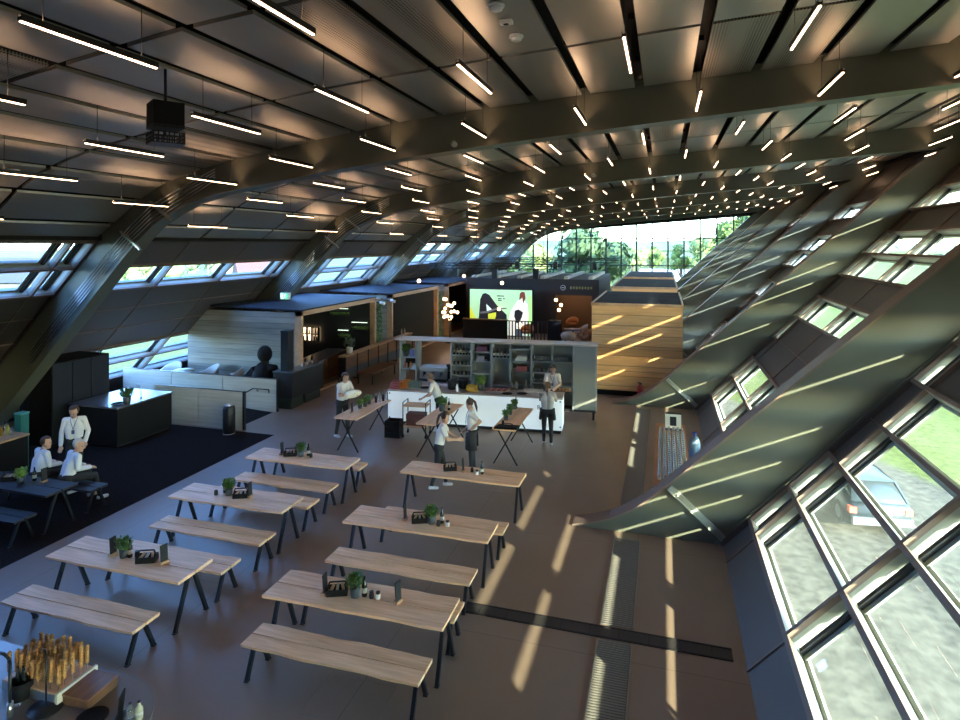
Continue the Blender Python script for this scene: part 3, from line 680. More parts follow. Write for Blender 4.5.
for x, y, L, lab in ((-7.64, 6.38, 2.3, 'oak bench nearest the camera in the left row, beside the bread sticks'), (-7.52, 7.88, 2.28, 'oak bench tucked behind the front left table'), (-7.52, 8.79, 2.28, 'oak bench in front of the middle left table'),
                     (-7.55, 10.24, 2.28, 'oak bench tucked behind the middle left table'), (-7.58, 11.01, 2.28, 'sunlit oak bench in front of the rear left table'), (-7.55, 12.27, 2.28, 'oak bench behind the rear left table, mostly hidden'),
                     (-3.83, 6.59, 2.37, 'oak bench nearest the camera in the right row'), (-3.82, 7.78, 2.36, 'oak bench tucked behind the front right table'), (-3.90, 8.66, 2.37, 'oak bench in front of the middle right table'), (-3.82, 10.3, 2.36, 'oak bench tucked behind the middle right table')):
    bench_like('bench', lab, 'bench', x, y, L, .46, .45, .42, M_OAK, M_LEG, rn, .008, 'oak benches of the dining tables')
M_BLUEBLK = mat('black_stained_boards', (.018, .018, .022), .55, noise=((2, 30, 2), .35, 3))
bench_like('dining_table', 'black table on the dark carpet behind the seated men', 'table', -12.2, 8.81, 2.5, .65, .74, .6, M_BLUEBLK, M_LEG, rn, .004, 'black tables on the carpet')
bench_like('bench', 'black bench on the carpet carrying two seated men', 'bench', -12.15, 9.64, 2.3, .42, .45, .42, M_BLUEBLK, M_LEG, rn, .004, 'black benches on the carpet')
bench_like('bench', 'empty black bench in front of the black table on carpet', 'bench', -12.2, 8.18, 2.3, .44, .45, .42, M_BLUEBLK, M_LEG, rn, .004, 'black benches on the carpet')

# ------------------------------------------------------------------ things standing on the tables
def foliage(mb, c, r, h, n, rnd, m=0, wide=1.0):
    for k in range(n):
        a = rnd.random() * 2 * PI; rr = r * wide * math.sqrt(rnd.random()); p = Vector(c) + Vector((rr * math.cos(a), rr * math.sin(a), h * rnd.random()))
        d = Vector((math.cos(a) * .7, math.sin(a) * .7, .6 + rnd.random())).normalized(); s = d.cross(Vector((0, 0, 1)))
        s = (s.normalized() if s.length > 1e-3 else Vector((1, 0, 0))) * r * .18; L = r * .7
        mb.add([p - s * .3, p + d * L * .5 - s, p + d * L, p + d * L * .5 + s], [(0, 1, 2, 3)], m)
def plant(loc, label, s=1.0, light=False, group='potted herbs on the tables'):
    rnd = random.Random(int(abs(loc[0] * 91 + loc[1] * 37))); t = thing('potted_plant', label, 'plant', loc, 0, group)
    mb = MB(); mb.lathe([(.048 * s, 0), (.062 * s, .115 * s), (.056 * s, .115 * s), (.05 * s, .1 * s)], (0, 0, 0), 14); mb.build('pot', M_POT, t)
    mb = MB(); foliage(mb, (0, 0, .10 * s), .085 * s, .11 * s, 190, rnd); mb.build('foliage', M_GREENL if light else M_GREEN, t); return t
def bottle(loc, label, h=.26, m=None, group='bottles on the tables', lab=True):
    t = thing('bottle', label, 'bottle', loc, 0, group)
    mb = MB(); mb.lathe([(.034, 0), (.036, .01), (.036, h * .58), (.030, h * .66), (.014, h * .78), (.013, h * .95)], (0, 0, 0), 12); mb.build('body', m or M_BOTTLE, t)
    mb = MB(); mb.lathe([(.0145, h * .93), (.0145, h)], (0, 0, 0), 10); mb.build('cap', M_BLACK, t)
    if lab: mb = MB(); mb.lathe([(.0366, h * .2), (.0366, h * .45)], (0, 0, 0), 12); mb.build('paper_label', mat('label_paper', (.45, .43, .36), .7), t)
    return t
def menu(loc, label, rz=.05):
    t = thing('menu_holder', label, 'menu holder', loc, rz, 'menu holders on the tables')
    mb = MB(); mb.box((0, 0, .018), (.07, .12, .035)); mb.build('base', M_OAKY, t)
    mb = MB(); mb.box((0, 0, .15), (.014, .11, .24), 0, ry=-.06); mb.build('card', M_DARK, t)
    mb = MB(); mb.box((-.0095, 0, .17), (.002, .05, .09), 0, ry=-.06); mb.build('printed_panel', mat('print_blue', (.12, .16, .26), .5), t); return t
def caddy(loc, label, rz=.4):
    t = thing('cutlery_tray', label, 'tray', loc, rz, 'cutlery trays on the tables')
    mb = MB(); mb.bb((-.13, -.075, 0), (.13, .075, .012))
    for s in (-1, 1): mb.bb((-.13, s * .075 - .006, 0), (.13, s * .075 + .006, .085)); mb.bb((s * .13 - .006, -.075, 0), (s * .13 + .006, .075, .085))
    mb.build('tray', M_BLACKM, t)
    mb = MB(); mb.path([(-.13, 0, .08), (-.10, 0, .16), (.10, 0, .16), (.13, 0, .08)], .012); mb.build('handle', M_BLACK, t)
    for k in range(3):
        mb = MB(); mb.box((-.07 + .07 * k, .01 * k, .075), (.035, .12, .03), 0, rz=.3 * k - .3, rx=.25); mb.build('napkin', M_OAKY if k != 1 else mat('napkin_grey', (.35, .33, .28), .8), t)
    return t
def jar(loc, label, white=False):
    t = thing('jar', label, 'jar', loc, 0, 'small jars on the tables')
    mb = MB(); mb.lathe([(.028, 0), (.032, .01), (.032, .06), (.026, .07)], (0, 0, 0), 12); mb.build('body', M_WHITE if white else M_DARK, t)
    mb = MB(); mb.lathe([(.029, .066), (.029, .09)], (0, 0, 0), 12); mb.build('lid', M_BLACK, t)
def P74(px, py): return at(px, py, .74)
for nm, items in {'front left table': [('m', 113, 555), ('p', 124, 557), ('b', 130, 557), ('t', 147, 561), ('j', 137, 557), ('n', 164, 563)],
                  'middle left table': [('j', 216, 495), ('p', 229, 495), ('b', 225, 492.5), ('t', 241, 497), ('m', 250, 497)],
                  'rear left table': [('m', 282, 454.5), ('t', 290.5, 455.5), ('p', 301, 456.5), ('b', 308.4, 455.5), ('j', 311, 457.5)],
                  'front right table': [('m', 325, 594), ('t', 337.5, 593.5), ('p', 355, 596.5), ('b', 364.5, 596), ('j', 371.5, 598), ('w', 378, 598.5), ('n', 398, 602.5)],
                  'middle right table': [('m', 405, 520), ('t', 419.7, 521.7), ('p', 431.7, 523.5), ('b', 442, 523), ('j', 438.5, 526), ('w', 447.5, 526)],
                  'table nearest the bar': [('t', 450, 470), ('m', 463, 471.7), ('j', 472, 472), ('w', 477, 474.5), ('b', 482, 474)],
                  'black table on the carpet': [('t', 10, 480), ('p', 21, 483), ('b', 34.5, 480.5), ('m', 44, 482)]}.items():
    for kd, px, py in items:
        l = P74(px, py)
        if kd == 'p': plant(l, 'green herb in grey pot on the ' + nm, 1.15, nm.startswith('black'))
        elif kd == 'b': bottle(l, 'dark bottle on the ' + nm)
        elif kd == 'm': menu(l, 'upright menu holder ' + ('at left on the ' if nm.startswith('front') else 'on the ') + nm)
        elif kd == 'n': menu(l, 'upright menu holder at right on the ' + nm, -.25)
        elif kd == 't': caddy(l, 'black cutlery tray on the ' + nm)
        elif kd == 'j': jar(l, 'small dark jar on the ' + nm)
        elif kd == 'w': jar(l, 'small white jar with black lid on the ' + nm, True)

# ------------------------------------------------------------------ bar counter and back bar
BL, BR = at(388, 423.5), at(562, 434.5)
BA = math.atan2(BR.y - BL.y, BR.x - BL.x); BLEN = (BR - BL).length
BU, BV = Vector((math.cos(BA), math.sin(BA), 0)), Vector((-math.sin(BA), math.cos(BA), 0))
def bw(x, y, z=0): return BL + BU * x + BV * y + Vector((0, 0, z))
def bx(px, y):
    r = ray(px, HOR); o = BL + BV * y; n = BV
    t = o.dot(n) / r.dot(n); return (r * t - BL).dot(BU)
def bat(px, py, z):
    p = at(px, py, z) - BL; return p.dot(BU), p.dot(BV)
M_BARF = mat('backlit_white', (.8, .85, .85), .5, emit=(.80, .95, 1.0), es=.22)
M_BARTOP = mat('pale_worktop', (.42, .37, .32), .35)
t = thing('bar_counter', 'long white backlit bar counter with pale worktop', 'counter', BL, BA)
DB = .78
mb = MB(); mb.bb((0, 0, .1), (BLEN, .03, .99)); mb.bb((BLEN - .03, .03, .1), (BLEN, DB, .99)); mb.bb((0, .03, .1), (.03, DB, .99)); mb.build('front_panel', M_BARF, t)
mb = MB(); mb.bb((.04, .05, 0), (BLEN - .04, DB - .03, .98)); mb.build('carcass', M_DARK, t)
mb = MB(); mb.bb((-.02, -.03, .99), (BLEN + .02, DB, 1.03)); mb.build('worktop', M_BARTOP, t)
mb = MB()
for x in (.05, BLEN - .05, BLEN * .48):
    for z in (.2, .92): mb.tube((x, -.006, z), (x, .002, z), .022, 10)
mb.build('bolt', M_DARK, t)
text_mesh('B', 'logo_letter', .17, M_DARK, t, (bx(537, 0), -.008, .68))
# back bar: open shelving unit on castors
YB = 1.53; X0, X1 = bx(400, YB), bx(597, YB); ZB = 2.33; DP = .52
M_GREYM = mat('grey_metal', (.30, .32, .31), .5, .2)
M_TOPPINK = mat('top_board', (.52, .44, .38), .55)
t = thing('back_bar', 'tall open shelving unit on castors behind the bar counter', 'shelving unit', BL, BA)
bxs = [bx(p, YB) for p in (416, 451, 471, 491, 510, 531, 552, 573, 596)]
mb = MB(); mb.bb((X0 - .12, YB - .12, ZB - .05), (X1 + .03, YB + DP, ZB)); mb.build('top_board', M_TOPPINK, t)
for i, x in enumerate([X0] + bxs):
    mb = MB(); mb.bb((x - .022, YB, .28), (x + .022, YB + DP, ZB - .05)); mb.build('upright', M_GREYM, t)
def shelf(i, z, m=None):
    a = ([X0] + bxs)[i]; b = ([X0] + bxs)[i + 1]
    mb = MB(); mb.bb((a + .022, YB + .01, z - .025), (b - .022, YB + DP - .01, z)); mb.build('shelf', m or M_GREYM, t); return (a + b) / 2
mb = MB(); mb.bb((bxs[1], YB + DP - .03, .28), (bxs[-1], YB + DP - .005, ZB - .05)); mb.build('back_panel', M_GREYM, t)
mb = MB(); mb.bb((X0, YB, .25), (bxs[-1], YB + DP, .30)); mb.build('bottom_board', M_DARK, t)
mb = MB(); mb.bb((bxs[7] + .03, YB - .01, .32), (bxs[8] - .03, YB + .015, ZB - .08)); mb.build('door', mat('grey_door', (.22, .225, .21), .5), t)
for x in (X0 + .1, bxs[3], bxs[-1] - .08):
    for y in (YB + .06, YB + DP - .06):
        mb = MB(); mb.tube((x - .03, y, .09), (x + .03, y, .09), .09, 14); mb.bb((x - .035, y - .02, .09), (x + .035, y + .02, .26)); mb.build('castor', M_BLACKM, t)
shelf(0, 1.35); shelf(0, 1.72)
shelf(1, .95)
for z in (1.85, 1.52, 1.20, .90): shelf(2, z)
for z in (1.98, 1.68, 1.30): shelf(3, z)
shelf(4, 1.80); shelf(4, .95)
for z in (2.1, 1.72, 1.40, 1.0): shelf(5, z)
for i in (6, 7):
    shelf(i, 1.74)
for z in (1.40, 1.08): shelf(6, z)
shelf(7, 1.0)
XS = [X0] + bxs
def rowof(fn, i, z, n, y=YB + .16, inset=.07, lab='', **k):
    a, b = XS[i] + inset, XS[i + 1] - inset
    for q in range(n): fn(bw(lerp(a, b, q / max(1, n - 1)), y, z), '%s, %s from left' % (lab, ORD[q]), **k)
def wine(loc, label): bottle(loc, label, .30, M_BOTTLE, 'wine bottles on the back bar', True)
rowof(wine, 2, 1.85, 6, lab='dark wine bottle in left rack above the lit glass shelves')
rowof(wine, 4, 1.80, 5, lab='wine bottle in the right bottle rack above the empty niche')
def tumbler(loc, label, g='glasses stored on the back bar', s=1.0):
    mb = MB(); mb.lathe([(.028 * s, 0), (.036 * s, .11 * s), (.033 * s, .11 * s), (.026 * s, .008)], (0, 0, 0), 10); o = mb.build('drinking_glass', M_CLEAR, loc=loc); tag(o, label, 'glass', g)
for z, nm in ((1.52, 'upper'), (1.20, 'middle'), (.90, 'lower')): rowof(tumbler, 2, z, 5, lab='glass on the %s lit shelf below the wine bottles' % nm)
for i, nm in ((6, 'left'), (7, 'right')): rowof(tumbler, i, 1.74, 7, lab='tall glass on top shelf, %s of grey door bays' % ('far left' if i == 6 else 'just left'), s=1.5)
for z, nm in ((1.40, 'upper'), (1.08, 'lower')): rowof(tumbler, 6, z, 5, lab='cup on the %s shelf behind the bartender' % nm)
def crate_like(name, loc, d, m, label, cat, rz=0.0, group=None, slats=True):
    o = thing(name, label, cat, loc, rz, group); x, y, z = d
    mb = MB(); mb.bb((-x / 2, -y / 2, 0), (x / 2, y / 2, .015))
    for q in range(3):
        za, zb = z * q / 3 + .01, z * (q + 1) / 3 - .012
        for s in (-1, 1): mb.bb((-x / 2, s * y / 2 - .008, za), (x / 2, s * y / 2 + .008, zb)); mb.bb((s * x / 2 - .008, -y / 2, za), (s * x / 2 + .008, y / 2, zb))
    for sx in (-1, 1):
        for sy in (-1, 1): mb.bb((sx * x / 2 - .015, sy * y / 2 - .015, 0), (sx * x / 2 + .015, sy * y / 2 + .015, z))
    mb.build('crate_body', m, o)
    mb = MB(); mb.bb((-x / 2 - .012, -y / 2 - .012, z - .03), (x / 2 + .012, y / 2 + .012, z - .012)); mb2 = MB()
    for s in (-1, 1): mb2.bb((-x / 2 - .01, s * y / 2 - .012, z - .03), (x / 2 + .01, s * y / 2 + .012, z)); mb2.bb((s * x / 2 - .012, -y / 2, z - .03), (s * x / 2 + .012, y / 2, z))
    mb2.build('rim', m, o); return o
M_RED = mat('tray_red', (.30, .07, .06), .6); M_ORANGE = mat('orange', (.60, .22, .03), .5); M_PURPLE = mat('plum', (.16, .05, .09), .6)
# folded cloth bags and trays in the shelves
for k, (i, z, m, lab) in enumerate(((3, 1.98, M_PURPLE, 'folded dark cloth on the top shelf of the cloth bay'), (3, 1.68, mat('grey_cloth', (.30, .28, .31), .8), 'folded grey cloth on the middle shelf of the cloth bay'), (5, 1.72, M_CREAM, 'cream folded cloth on the upper shelf right of the empty niche'), (5, 1.40, M_RED, 'red stacked trays on the shelf below the cream cloth'))):
    xm = (XS[i] + XS[i + 1]) / 2; o = thing('folded_cloth' if k < 3 else 'tray_stack', lab, 'cloth' if k < 3 else 'trays', bw(xm, YB + .22, z), BA)
    for q in range(3): mb = MB(); mb.box((0.01 * q, 0, .03 + q * .05), (.36 - .03 * q, .3, .045), 0, rz=.05 * q); mb.build('layer', m, o)
b = thing('storage_box', 'black box on the middle shelf beside the grey cloth', 'box', bw(XS[4] - .14, YB + .16, 1.68), BA)
mb = MB(); mb.bb((-.09, -.09, 0), (.09, .09, .16)); mb.build('body', M_BLACKM, b); mb = MB(); mb.bb((-.095, -.095, .15), (.095, .095, .175)); mb.build('lid', M_DARK, b)
# espresso machine
t = thing('espresso_machine', 'wide steel and black espresso machine in the open bay of the back bar', 'coffee machine', bw((XS[1] + XS[2]) / 2 - .02, YB + .25, .95), BA)
mb = MB(); hull([(-.24, [(-.44, .10), (-.44, .36), (.44, .36), (.44, .10)]), (.22, [(-.44, .10), (-.44, .44), (.44, .44), (.44, .10)])], 0, mb)
for f in range(len(mb.sm)): mb.sm[f] = False
mb.build('body', M_STAIN, t); mb = MB(); mb.bb((-.45, -.26, .36), (.45, .22, .47)); mb.build('cup_rail', M_GREYM, t)
mb = MB(); mb.bb((-.45, -.30, .03), (.45, .22, .09)); mb.build('drip_tray', M_BLACK, t)
for x in (-.28, 0, .28):
    mb = MB(); mb.tube((x, -.26, .33), (x, -.26, .24), .045, 12); mb.tube((x, -.26, .24), (x, -.42, .22), .014, 8); mb.build('group_head', M_BLACK, t)
for x in (-.4, .4):
    for y in (-.2, .18): mb = MB(); mb.tube((x, y, 0), (x, y, .05), .02, 8); mb.build('foot', M_BLACK, t)
t = thing('coffee_grinder', 'black coffee grinder right of the espresso machine', 'grinder', bw(XS[2] - .13, YB + .22, .95), BA)
mb = MB(); mb.lathe([(.07, 0), (.08, .03), (.06, .25), (.075, .33)], (0, 0, 0), 12); mb.build('body', M_BLACK, t); mb = MB(); mb.lathe([(.03, .33), (.085, .52), (.085, .55)], (0, 0, 0), 12); mb.build('hopper', M_DARK, t)
plant(bw(X0 + .14, YB + .2, 1.72), 'green plant on the left end shelf of the back bar', 1.6, False, None)
for q, (dx, c) in enumerate(((.12, M_RED), (.22, M_BOTTLE), (.30, M_ORANGE))): bottle(bw(X0 + dx, YB + .2, 1.35), ['red', 'dark', 'orange'][q] + ' small bottle in the left end compartment of the back bar', .2, c, None, False)
b = thing('carton', 'blue carton on the left end shelf of the back bar', 'box', bw(X0 + .36, YB + .2, 1.72), BA); mb = MB(); mb.bb((-.07, -.07, 0), (.07, .07, .24)); mb.build('body', mat('blue_carton', (.13, .16, .35), .6), b); mb = MB(); mb.bb((-.072, -.015, .0), (.072, .015, .242)); mb.build('tape', M_WHITE, b)

# things on the worktop
ZT = 1.03
def on_bar(px, py): return at(px, py, ZT)
for k, (px, py, m, lab) in enumerate(((396, 388, M_RED, 'red striped crate at the left end of the bar'), (405, 387, M_ORANGE, 'orange striped crate second from the left end of the bar'))):
    p = on_bar(px, py); o = crate_like('crate', p, (.24, .32, .20), m, lab, 'crate', BA)
p = on_bar(415, 387); o = crate_like('glass_rack', p, (.30, .34, .17), mat('rack_green', (.18, .26, .22), .5), 'grey-green glass rack beside the orange crate on the bar', 'rack', BA)
for px, py, lab in ((425, 388, 'black oval plate at left on the bar worktop'), (436, 388, 'black oval plate behind the crouching-height server on the bar'), (507, 394, 'large black round plate at the middle right of bar'), (522, 394, 'large black round plate nearest the bar right end')):
    o = tag(MB().lathe([(.08, 0), (.15, .012), (.16, .02), (.15, .02), (.08, .008)], (0, 0, 0), 20).build('plate', M_BLACKM, loc=on_bar(px, py)), lab.replace('crouching-height ', ''), 'plate', 'black plates on the bar')
for px, py, lab in ((452.5, 389, 'black ribbed tub on the bar, left of pair'), (463.5, 388, 'black ribbed tub on the bar, right of pair')):
    o = thing('tub', lab, 'tub', on_bar(px, py), BA); mb = MB(); mb.lathe([(.11, 0), (.14, .02), (.15, .26), (.14, .26), (.12, .03)], (0, 0, 0), 18); mb.build('body', M_BLACKM, o); mb = MB()
    mb.lathe([(.15, .24), (.16, .25), (.16, .27), (.15, .27)], (0, 0, 0), 18); mb.build('rim', M_DARK, o)
bottle(on_bar(457, 391), 'small white bottle in front of the black tubs', .22, M_WHITE, None, False)
o = crate_like('box', on_bar(472, 391), (.26, .22, .17), mat('yellow_card', (.50, .30, .04), .6), 'yellow-orange open box on the bar beside the black tubs', 'box', BA)
plant(on_bar(481, 390), 'leafy green herb bunch in glass on the bar', 1.7, True, None)
o = thing('tasting_tray', 'tray of red and white striped servings on the bar', 'tray', on_bar(497, 391), BA)
mb = MB(); mb.bb((-.32, -.14, 0), (.32, .14, .02)); mb.build('board', M_TOPPINK, o)
for k in range(7): mb = MB(); mb.box((-.26 + k * .086, 0, .04), (.045, .24, .04), 0, rz=-.3); mb.build('serving', M_RED if k % 2 == 0 else mat('pink', (.5, .25, .22), .6), o)
for px, lab in ((512, 'left'), (516.5, 'right')):
    o = tag(MB().lathe([(.05, 0), (.05, .24), (.045, .24), (.045, .01)], (0, 0, 0), 14).build('glass_vase', M_CLEAR, loc=on_bar(px, 390)), 'clear glass cylinder, %s of a pair, right of the striped tray' % lab, 'vase', 'glass cylinders on the bar')
bottle(on_bar(526, 389), 'tall clear bottle on the bar near the right plates', .36, M_CLEAR, None, False); bottle(on_bar(531, 389.5), 'clear bottle immediately right of the tallest clear bottle', .30, M_CLEAR, None, False)
o = crate_like('wooden_tray', on_bar(533, 392), (.55, .26, .07), M_TOPPINK, 'shallow wooden tray with bottles near the right plates', 'tray', BA)
o = thing('bread_tray', 'tray of bread in front of the bartender', 'tray', on_bar(562, 391), BA)
mb = MB(); mb.bb((-.28, -.13, 0), (.28, .13, .025)); mb.build('board', M_WALNUT, o)
for k in range(5): mb = MB(); mb.ball((-.2 + k * .1, .02 * (k % 2), .055), .05, 0, 8, (1, 1.4, .7)); mb.build('bread', mat('bread', (.40, .20, .09), .7), o)

# black crate and service trolley in front of the bar
p = at(394, 436); crate_like('bottle_crate', p, (.40, .34, .46), M_BLACKM, 'black bottle crate standing on floor against the bar left end', 'crate', BA)
p = at(415, 437); t = thing('service_trolley', 'wheeled service trolley with wooden shelves in front of the bar', 'trolley', (p.x, p.y + .12, 0), BA)
for sx in (-1, 1):
    for sy in (-1, 1): mb = MB(); mb.bar((sx * .33, sy * .22, .1), (sx * .33, sy * .22, .98), .025, .025); mb.build('post', M_BLACK, t); mb = MB(); mb.tube((sx * .33 - .02, sy * .22, .05), (sx * .33 + .02, sy * .22, .05), .05, 12); mb.build('wheel', M_BLACKM, t)
for z in (.30, .86): mb = MB(); mb.bb((-.34, -.23, z), (.34, .23, z + .025)); mb.build('shelf', M_OAK, t)
mb = MB(); mb.path([(-.33, -.22, .98), (-.33, .22, .98)], .012); mb.path([(.33, -.22, .98), (.33, .22, .98)], .012); mb.build('handle', M_BLACK, t)
o = thing('glass_crate', 'dark red glass crate on the service trolley', 'crate', (p.x, p.y + .12, .325), BA)
for k in range(2): mb = MB(); mb.bb((-.26, -.17, k * .17), (.26, .17, k * .17 + .15)); mb.build('tray', mat('crate_brown', (.10, .035, .03), .6), o)

# high trestle tables near the bar
def trestle(x, y, L, W, rz, label):
    t = thing('trestle_table', label, 'table', (x, y, 0), rz, 'trestle tables in front of the bar'); H = .9
    tp = plank_top(L, W, .04, .004, rn, .006).build('tabletop', M_OAK, t); tp.location = (0, 0, H)
    for s in (-1, 1):
        for q in (-1, 1):
            mb = MB(); mb.bar((s * (L / 2 - .12), q * .20, H - .04), (s * (L / 2 - .12), -q * .30, .0), .03, .03, 0, up=(1, 0, 0)); mb.build('leg', M_BLACK, t)
        mb = MB(); mb.bar((s * (L / 2 - .12), -.24, H - .05), (s * (L / 2 - .12), .24, H - .05), .025, .025); mb.build('leg_bracket', M_BLACK, t)
trestle(-7.88, 15.11, 2.05, .68, PI / 2, 'oak trestle table left of the bar, set with plants and bottles')
trestle(-5.68, 15.25, 2.05, .55, PI / 2 - .02, 'oak trestle table in front of the bar middle, with plant')
trestle(-3.72, 15.38, 2.05, .6, PI / 2, 'oak trestle table at the bar right half, with bottle row')
for px, py, lab in ((360, 408.5, 'front'), (365, 406.5, 'middle'), (369, 404, 'back')): plant(at(px, py, .9), 'leafy green plant on the left trestle table, %s of three' % lab, 1.0, lab == 'front', 'plants on the left trestle table')
for k in range(4): bottle(at(376 + 3.6 * k, 402.5 - .8 * k, .9), 'bottle on the left trestle table, %s from the front' % ORD[k], .3, M_CLEAR if k % 2 else M_BOTTLE, 'bottles on the left trestle table', False)
menu(at(352, 413, .9), 'small wooden stand at the near end of the left trestle table')
plant(at(442, 411, .9), 'bushy green plant on the middle trestle table', 1.5, False, None); bottle(at(449, 410, .9), 'dark bottle beside the bushy plant on middle trestle table', .32, None, None)
for k in range(3): plant(at(506 + 4.2 * k, 420 - 5.5 * k, .9), 'olive green plant on the right trestle table, %s from the near end' % ORD[k], 1.05, False, 'plants on the right trestle table')
bottle(at(516, 408.5, .9), 'dark bottle on the right trestle table', .32, None, None); jar(at(503, 424, .9), 'dark jar on the right trestle table')
o = thing('folded_bag', 'black folded bag at the near end of the right trestle table', 'bag', at(507, 428, .9), .1)
mb = MB(); mb.prism([(-.30, -.13, .0), (.26, -.12, .0), (.30, .12, .0), (-.22, .13, .0)], (0, 0, .05)); mb.build('body', M_BLACKM, o); mb = MB(); mb.path([(-.2, 0, .05), (-.1, 0, .11), (.1, 0, .11), (.2, 0, .05)], .012); mb.build('handle', M_BLACK, o)

# ------------------------------------------------------------------ left side: kitchen, partitions, lounge, booths
t = thing('tall_cabinet', 'tall black kitchen cabinet block below the nearest left beam leg', 'cabinet', (-16.2, 12.18, 0))
mb = MB(); mb.bb((-.45, 0, 0), (.68, 1.75, 2.22)); mb.build('body', M_BLACKM, t)
for k in range(3): mb = MB(); mb.bb((.68, .02 + k * .58, .08), (.70, .57 + k * .58, 2.18)); mb.build('door', M_BLACK, t)
t = thing('kitchen_island', 'black kitchen island with glossy top beside the tall black cabinet', 'counter', (-13.78, 12.62, 0))
mb = MB(); mb.bb((-1.65, 0, .08), (0, 1.85, 1.04)); mb.build('body', M_BLACKM, t); mb = MB(); mb.bb((-1.6, .05, 0), (-.05, 1.8, .08)); mb.build('plinth', M_BLACK, t)
mb = MB(); mb.bb((-1.67, -.02, 1.04), (.02, 1.87, 1.08)); mb.build('worktop', mat('gloss_top', (.12, .13, .14), .3, spec=.4), t)
plant(at(127, 404, 1.08), 'dry twig plant in steel pot on the black kitchen island', 1.7, False, None)
o = tag(MB().lathe([(.10, 0), (.19, .02), (.20, .035), (.19, .035), (.1, .012)], (0, 0, 0), 20).build('bowl', M_BLACKM, loc=at(119, 404.5, 1.08)), 'flat black dish on the kitchen island beside twig plant', 'dish')
o = thing('tap', 'slim bent steel tap on the kitchen island', 'tap', at(141, 398, 1.08)); mb = MB(); mb.path([(0, 0, 0), (0, 0, .3), (-.03, 0, .34), (-.2, 0, .34)], .012, 8); mb.build('spout', M_STAIN, o); mb = MB(); mb.tube((0, 0, 0), (0, 0, .03), .03, 12); mb.build('base', M_STAIN, o)
t = thing('side_counter', 'dark counter with wooden top edge at the left picture edge', 'counter', (-14.3, 8.2, 0))
mb = MB(); mb.bb((-1.2, 0, 0), (0, 2.45, .91)); mb.build('body', M_BLACKM, t); mb = MB(); mb.bb((-1.22, -.02, .91), (.03, 2.47, .95)); mb.build('worktop', M_OAKY, t)
for k, (px, py, h, m, c) in enumerate(((1.5, 436, .24, mat('amber', (.35, .20, .03), .15), 'amber'), (4.5, 435, .30, M_CLEAR, 'tall clear'), (8, 434.5, .26, mat('olive_oil', (.25, .26, .05), .15), 'olive green'), (11, 435, .18, M_CLEAR, 'short clear'))):
    bottle(at(px, py, .95), '%s bottle on the dark side counter at left' % c, h, m, 'bottles on the side counter', False)
t = thing('teal_bin', 'teal green upright bin behind the side counter', 'bin', tuple(Vector((onx, 10.9, 0)) for onx in (-14.84,))[0])
mb = MB(); mb.bb((-.10, -.10, 0), (.10, .10, 1.30)); mb.build('body', mat('teal', (.02, .16, .14), .5), t); mb = MB(); mb.bb((-.11, -.11, 1.30), (.11, .11, 1.34)); mb.build('lid', mat('teal_lid', (.10, .35, .34), .4), t)
# pale plywood partitions and ramp
t = thing('partition', 'low pale plywood partition behind the litter bin', 'partition', (-14.9, 14.95, 0), 0)
for k, (a, b) in enumerate(((0, 1.62), (1.64, 3.22))): mb = MB(); mb.bb((a, 0, 0), (b, .05, 1.10)); mb.build('panel', M_PALE, t)
mb = MB(); mb.bb((3.20, -.01, 0), (3.26, .07, 1.12)); mb.bb((0, -.005, 1.10), (3.22, .055, 1.115)); mb.build('edge_strip', M_BLACK, t)
t = thing('partition', 'long pale plywood partition behind the ramp, nearest the dark pillar', 'partition', (-18.2, 16.9, 0), 0)
for k in range(3): mb = MB(); mb.bb((k * 2.1, 0, 0), (k * 2.1 + 2.08, .06, 1.04)); mb.build('panel', M_PALE, t)
mb = MB(); mb.bb((0, -.005, 1.04), (6.28, .065, 1.055)); mb.bb((6.26, -.01, 0), (6.30, .07, 1.06)); mb.build('edge_strip', M_BLACK, t)
t = thing('handrail', 'thin black handrail on the partition above the ramp', 'handrail', (0, 0, 0))
mb = MB(); mb.path([(-13.5, 16.8, .30), (-12.75, 16.8, .72), (-12.15, 16.8, .72), (-12.15, 16.8, .62)], .018); mb.build('rail', M_BLACK, t)
mb = MB(); mb.path([(-12.6, 16.8, .72), (-12.6, 16.8, .64), (-12.6, 16.9, .64)], .012); mb.path([(-13.3, 16.8, .41), (-13.3, 16.8, .34), (-13.3, 16.9, .34)], .012); mb.build('bracket', M_BLACK, t)
o = MB(); o.prism([(-12.0, 15.1, .0), (-14.5, 15.1, .0), (-14.5, 15.1, .16)], (0, 1.7, 0)); tag(o.build('ramp', M_CARPET), 'dark ramp rising between the two plywood partitions', 'ramp')
# litter bin
t = thing('litter_bin', 'round black litter bin standing before the low plywood partition', 'bin', at(229, 433.5))
mb = MB(); mb.lathe([(.16, .02), (.17, .04), (.17, .70), (.15, .78), (.09, .80)], (0, 0, 0), 20); mb.build('body', M_BLACK, t); mb = MB(); mb.lathe([(.175, .55), (.175, .57)], (0, 0, 0), 20); mb.build('band', M_DARK, t)
mb = MB(); mb.lathe([(.10, .79), (.09, .83), (.001, .85)], (0, 0, 0), 16); mb.build('ashtray_lid', M_STAIN, t); mb = MB(); mb.lathe([(.165, 0), (.165, .02)], (0, 0, 0), 20); mb.build('foot_ring', M_STAIN, t)
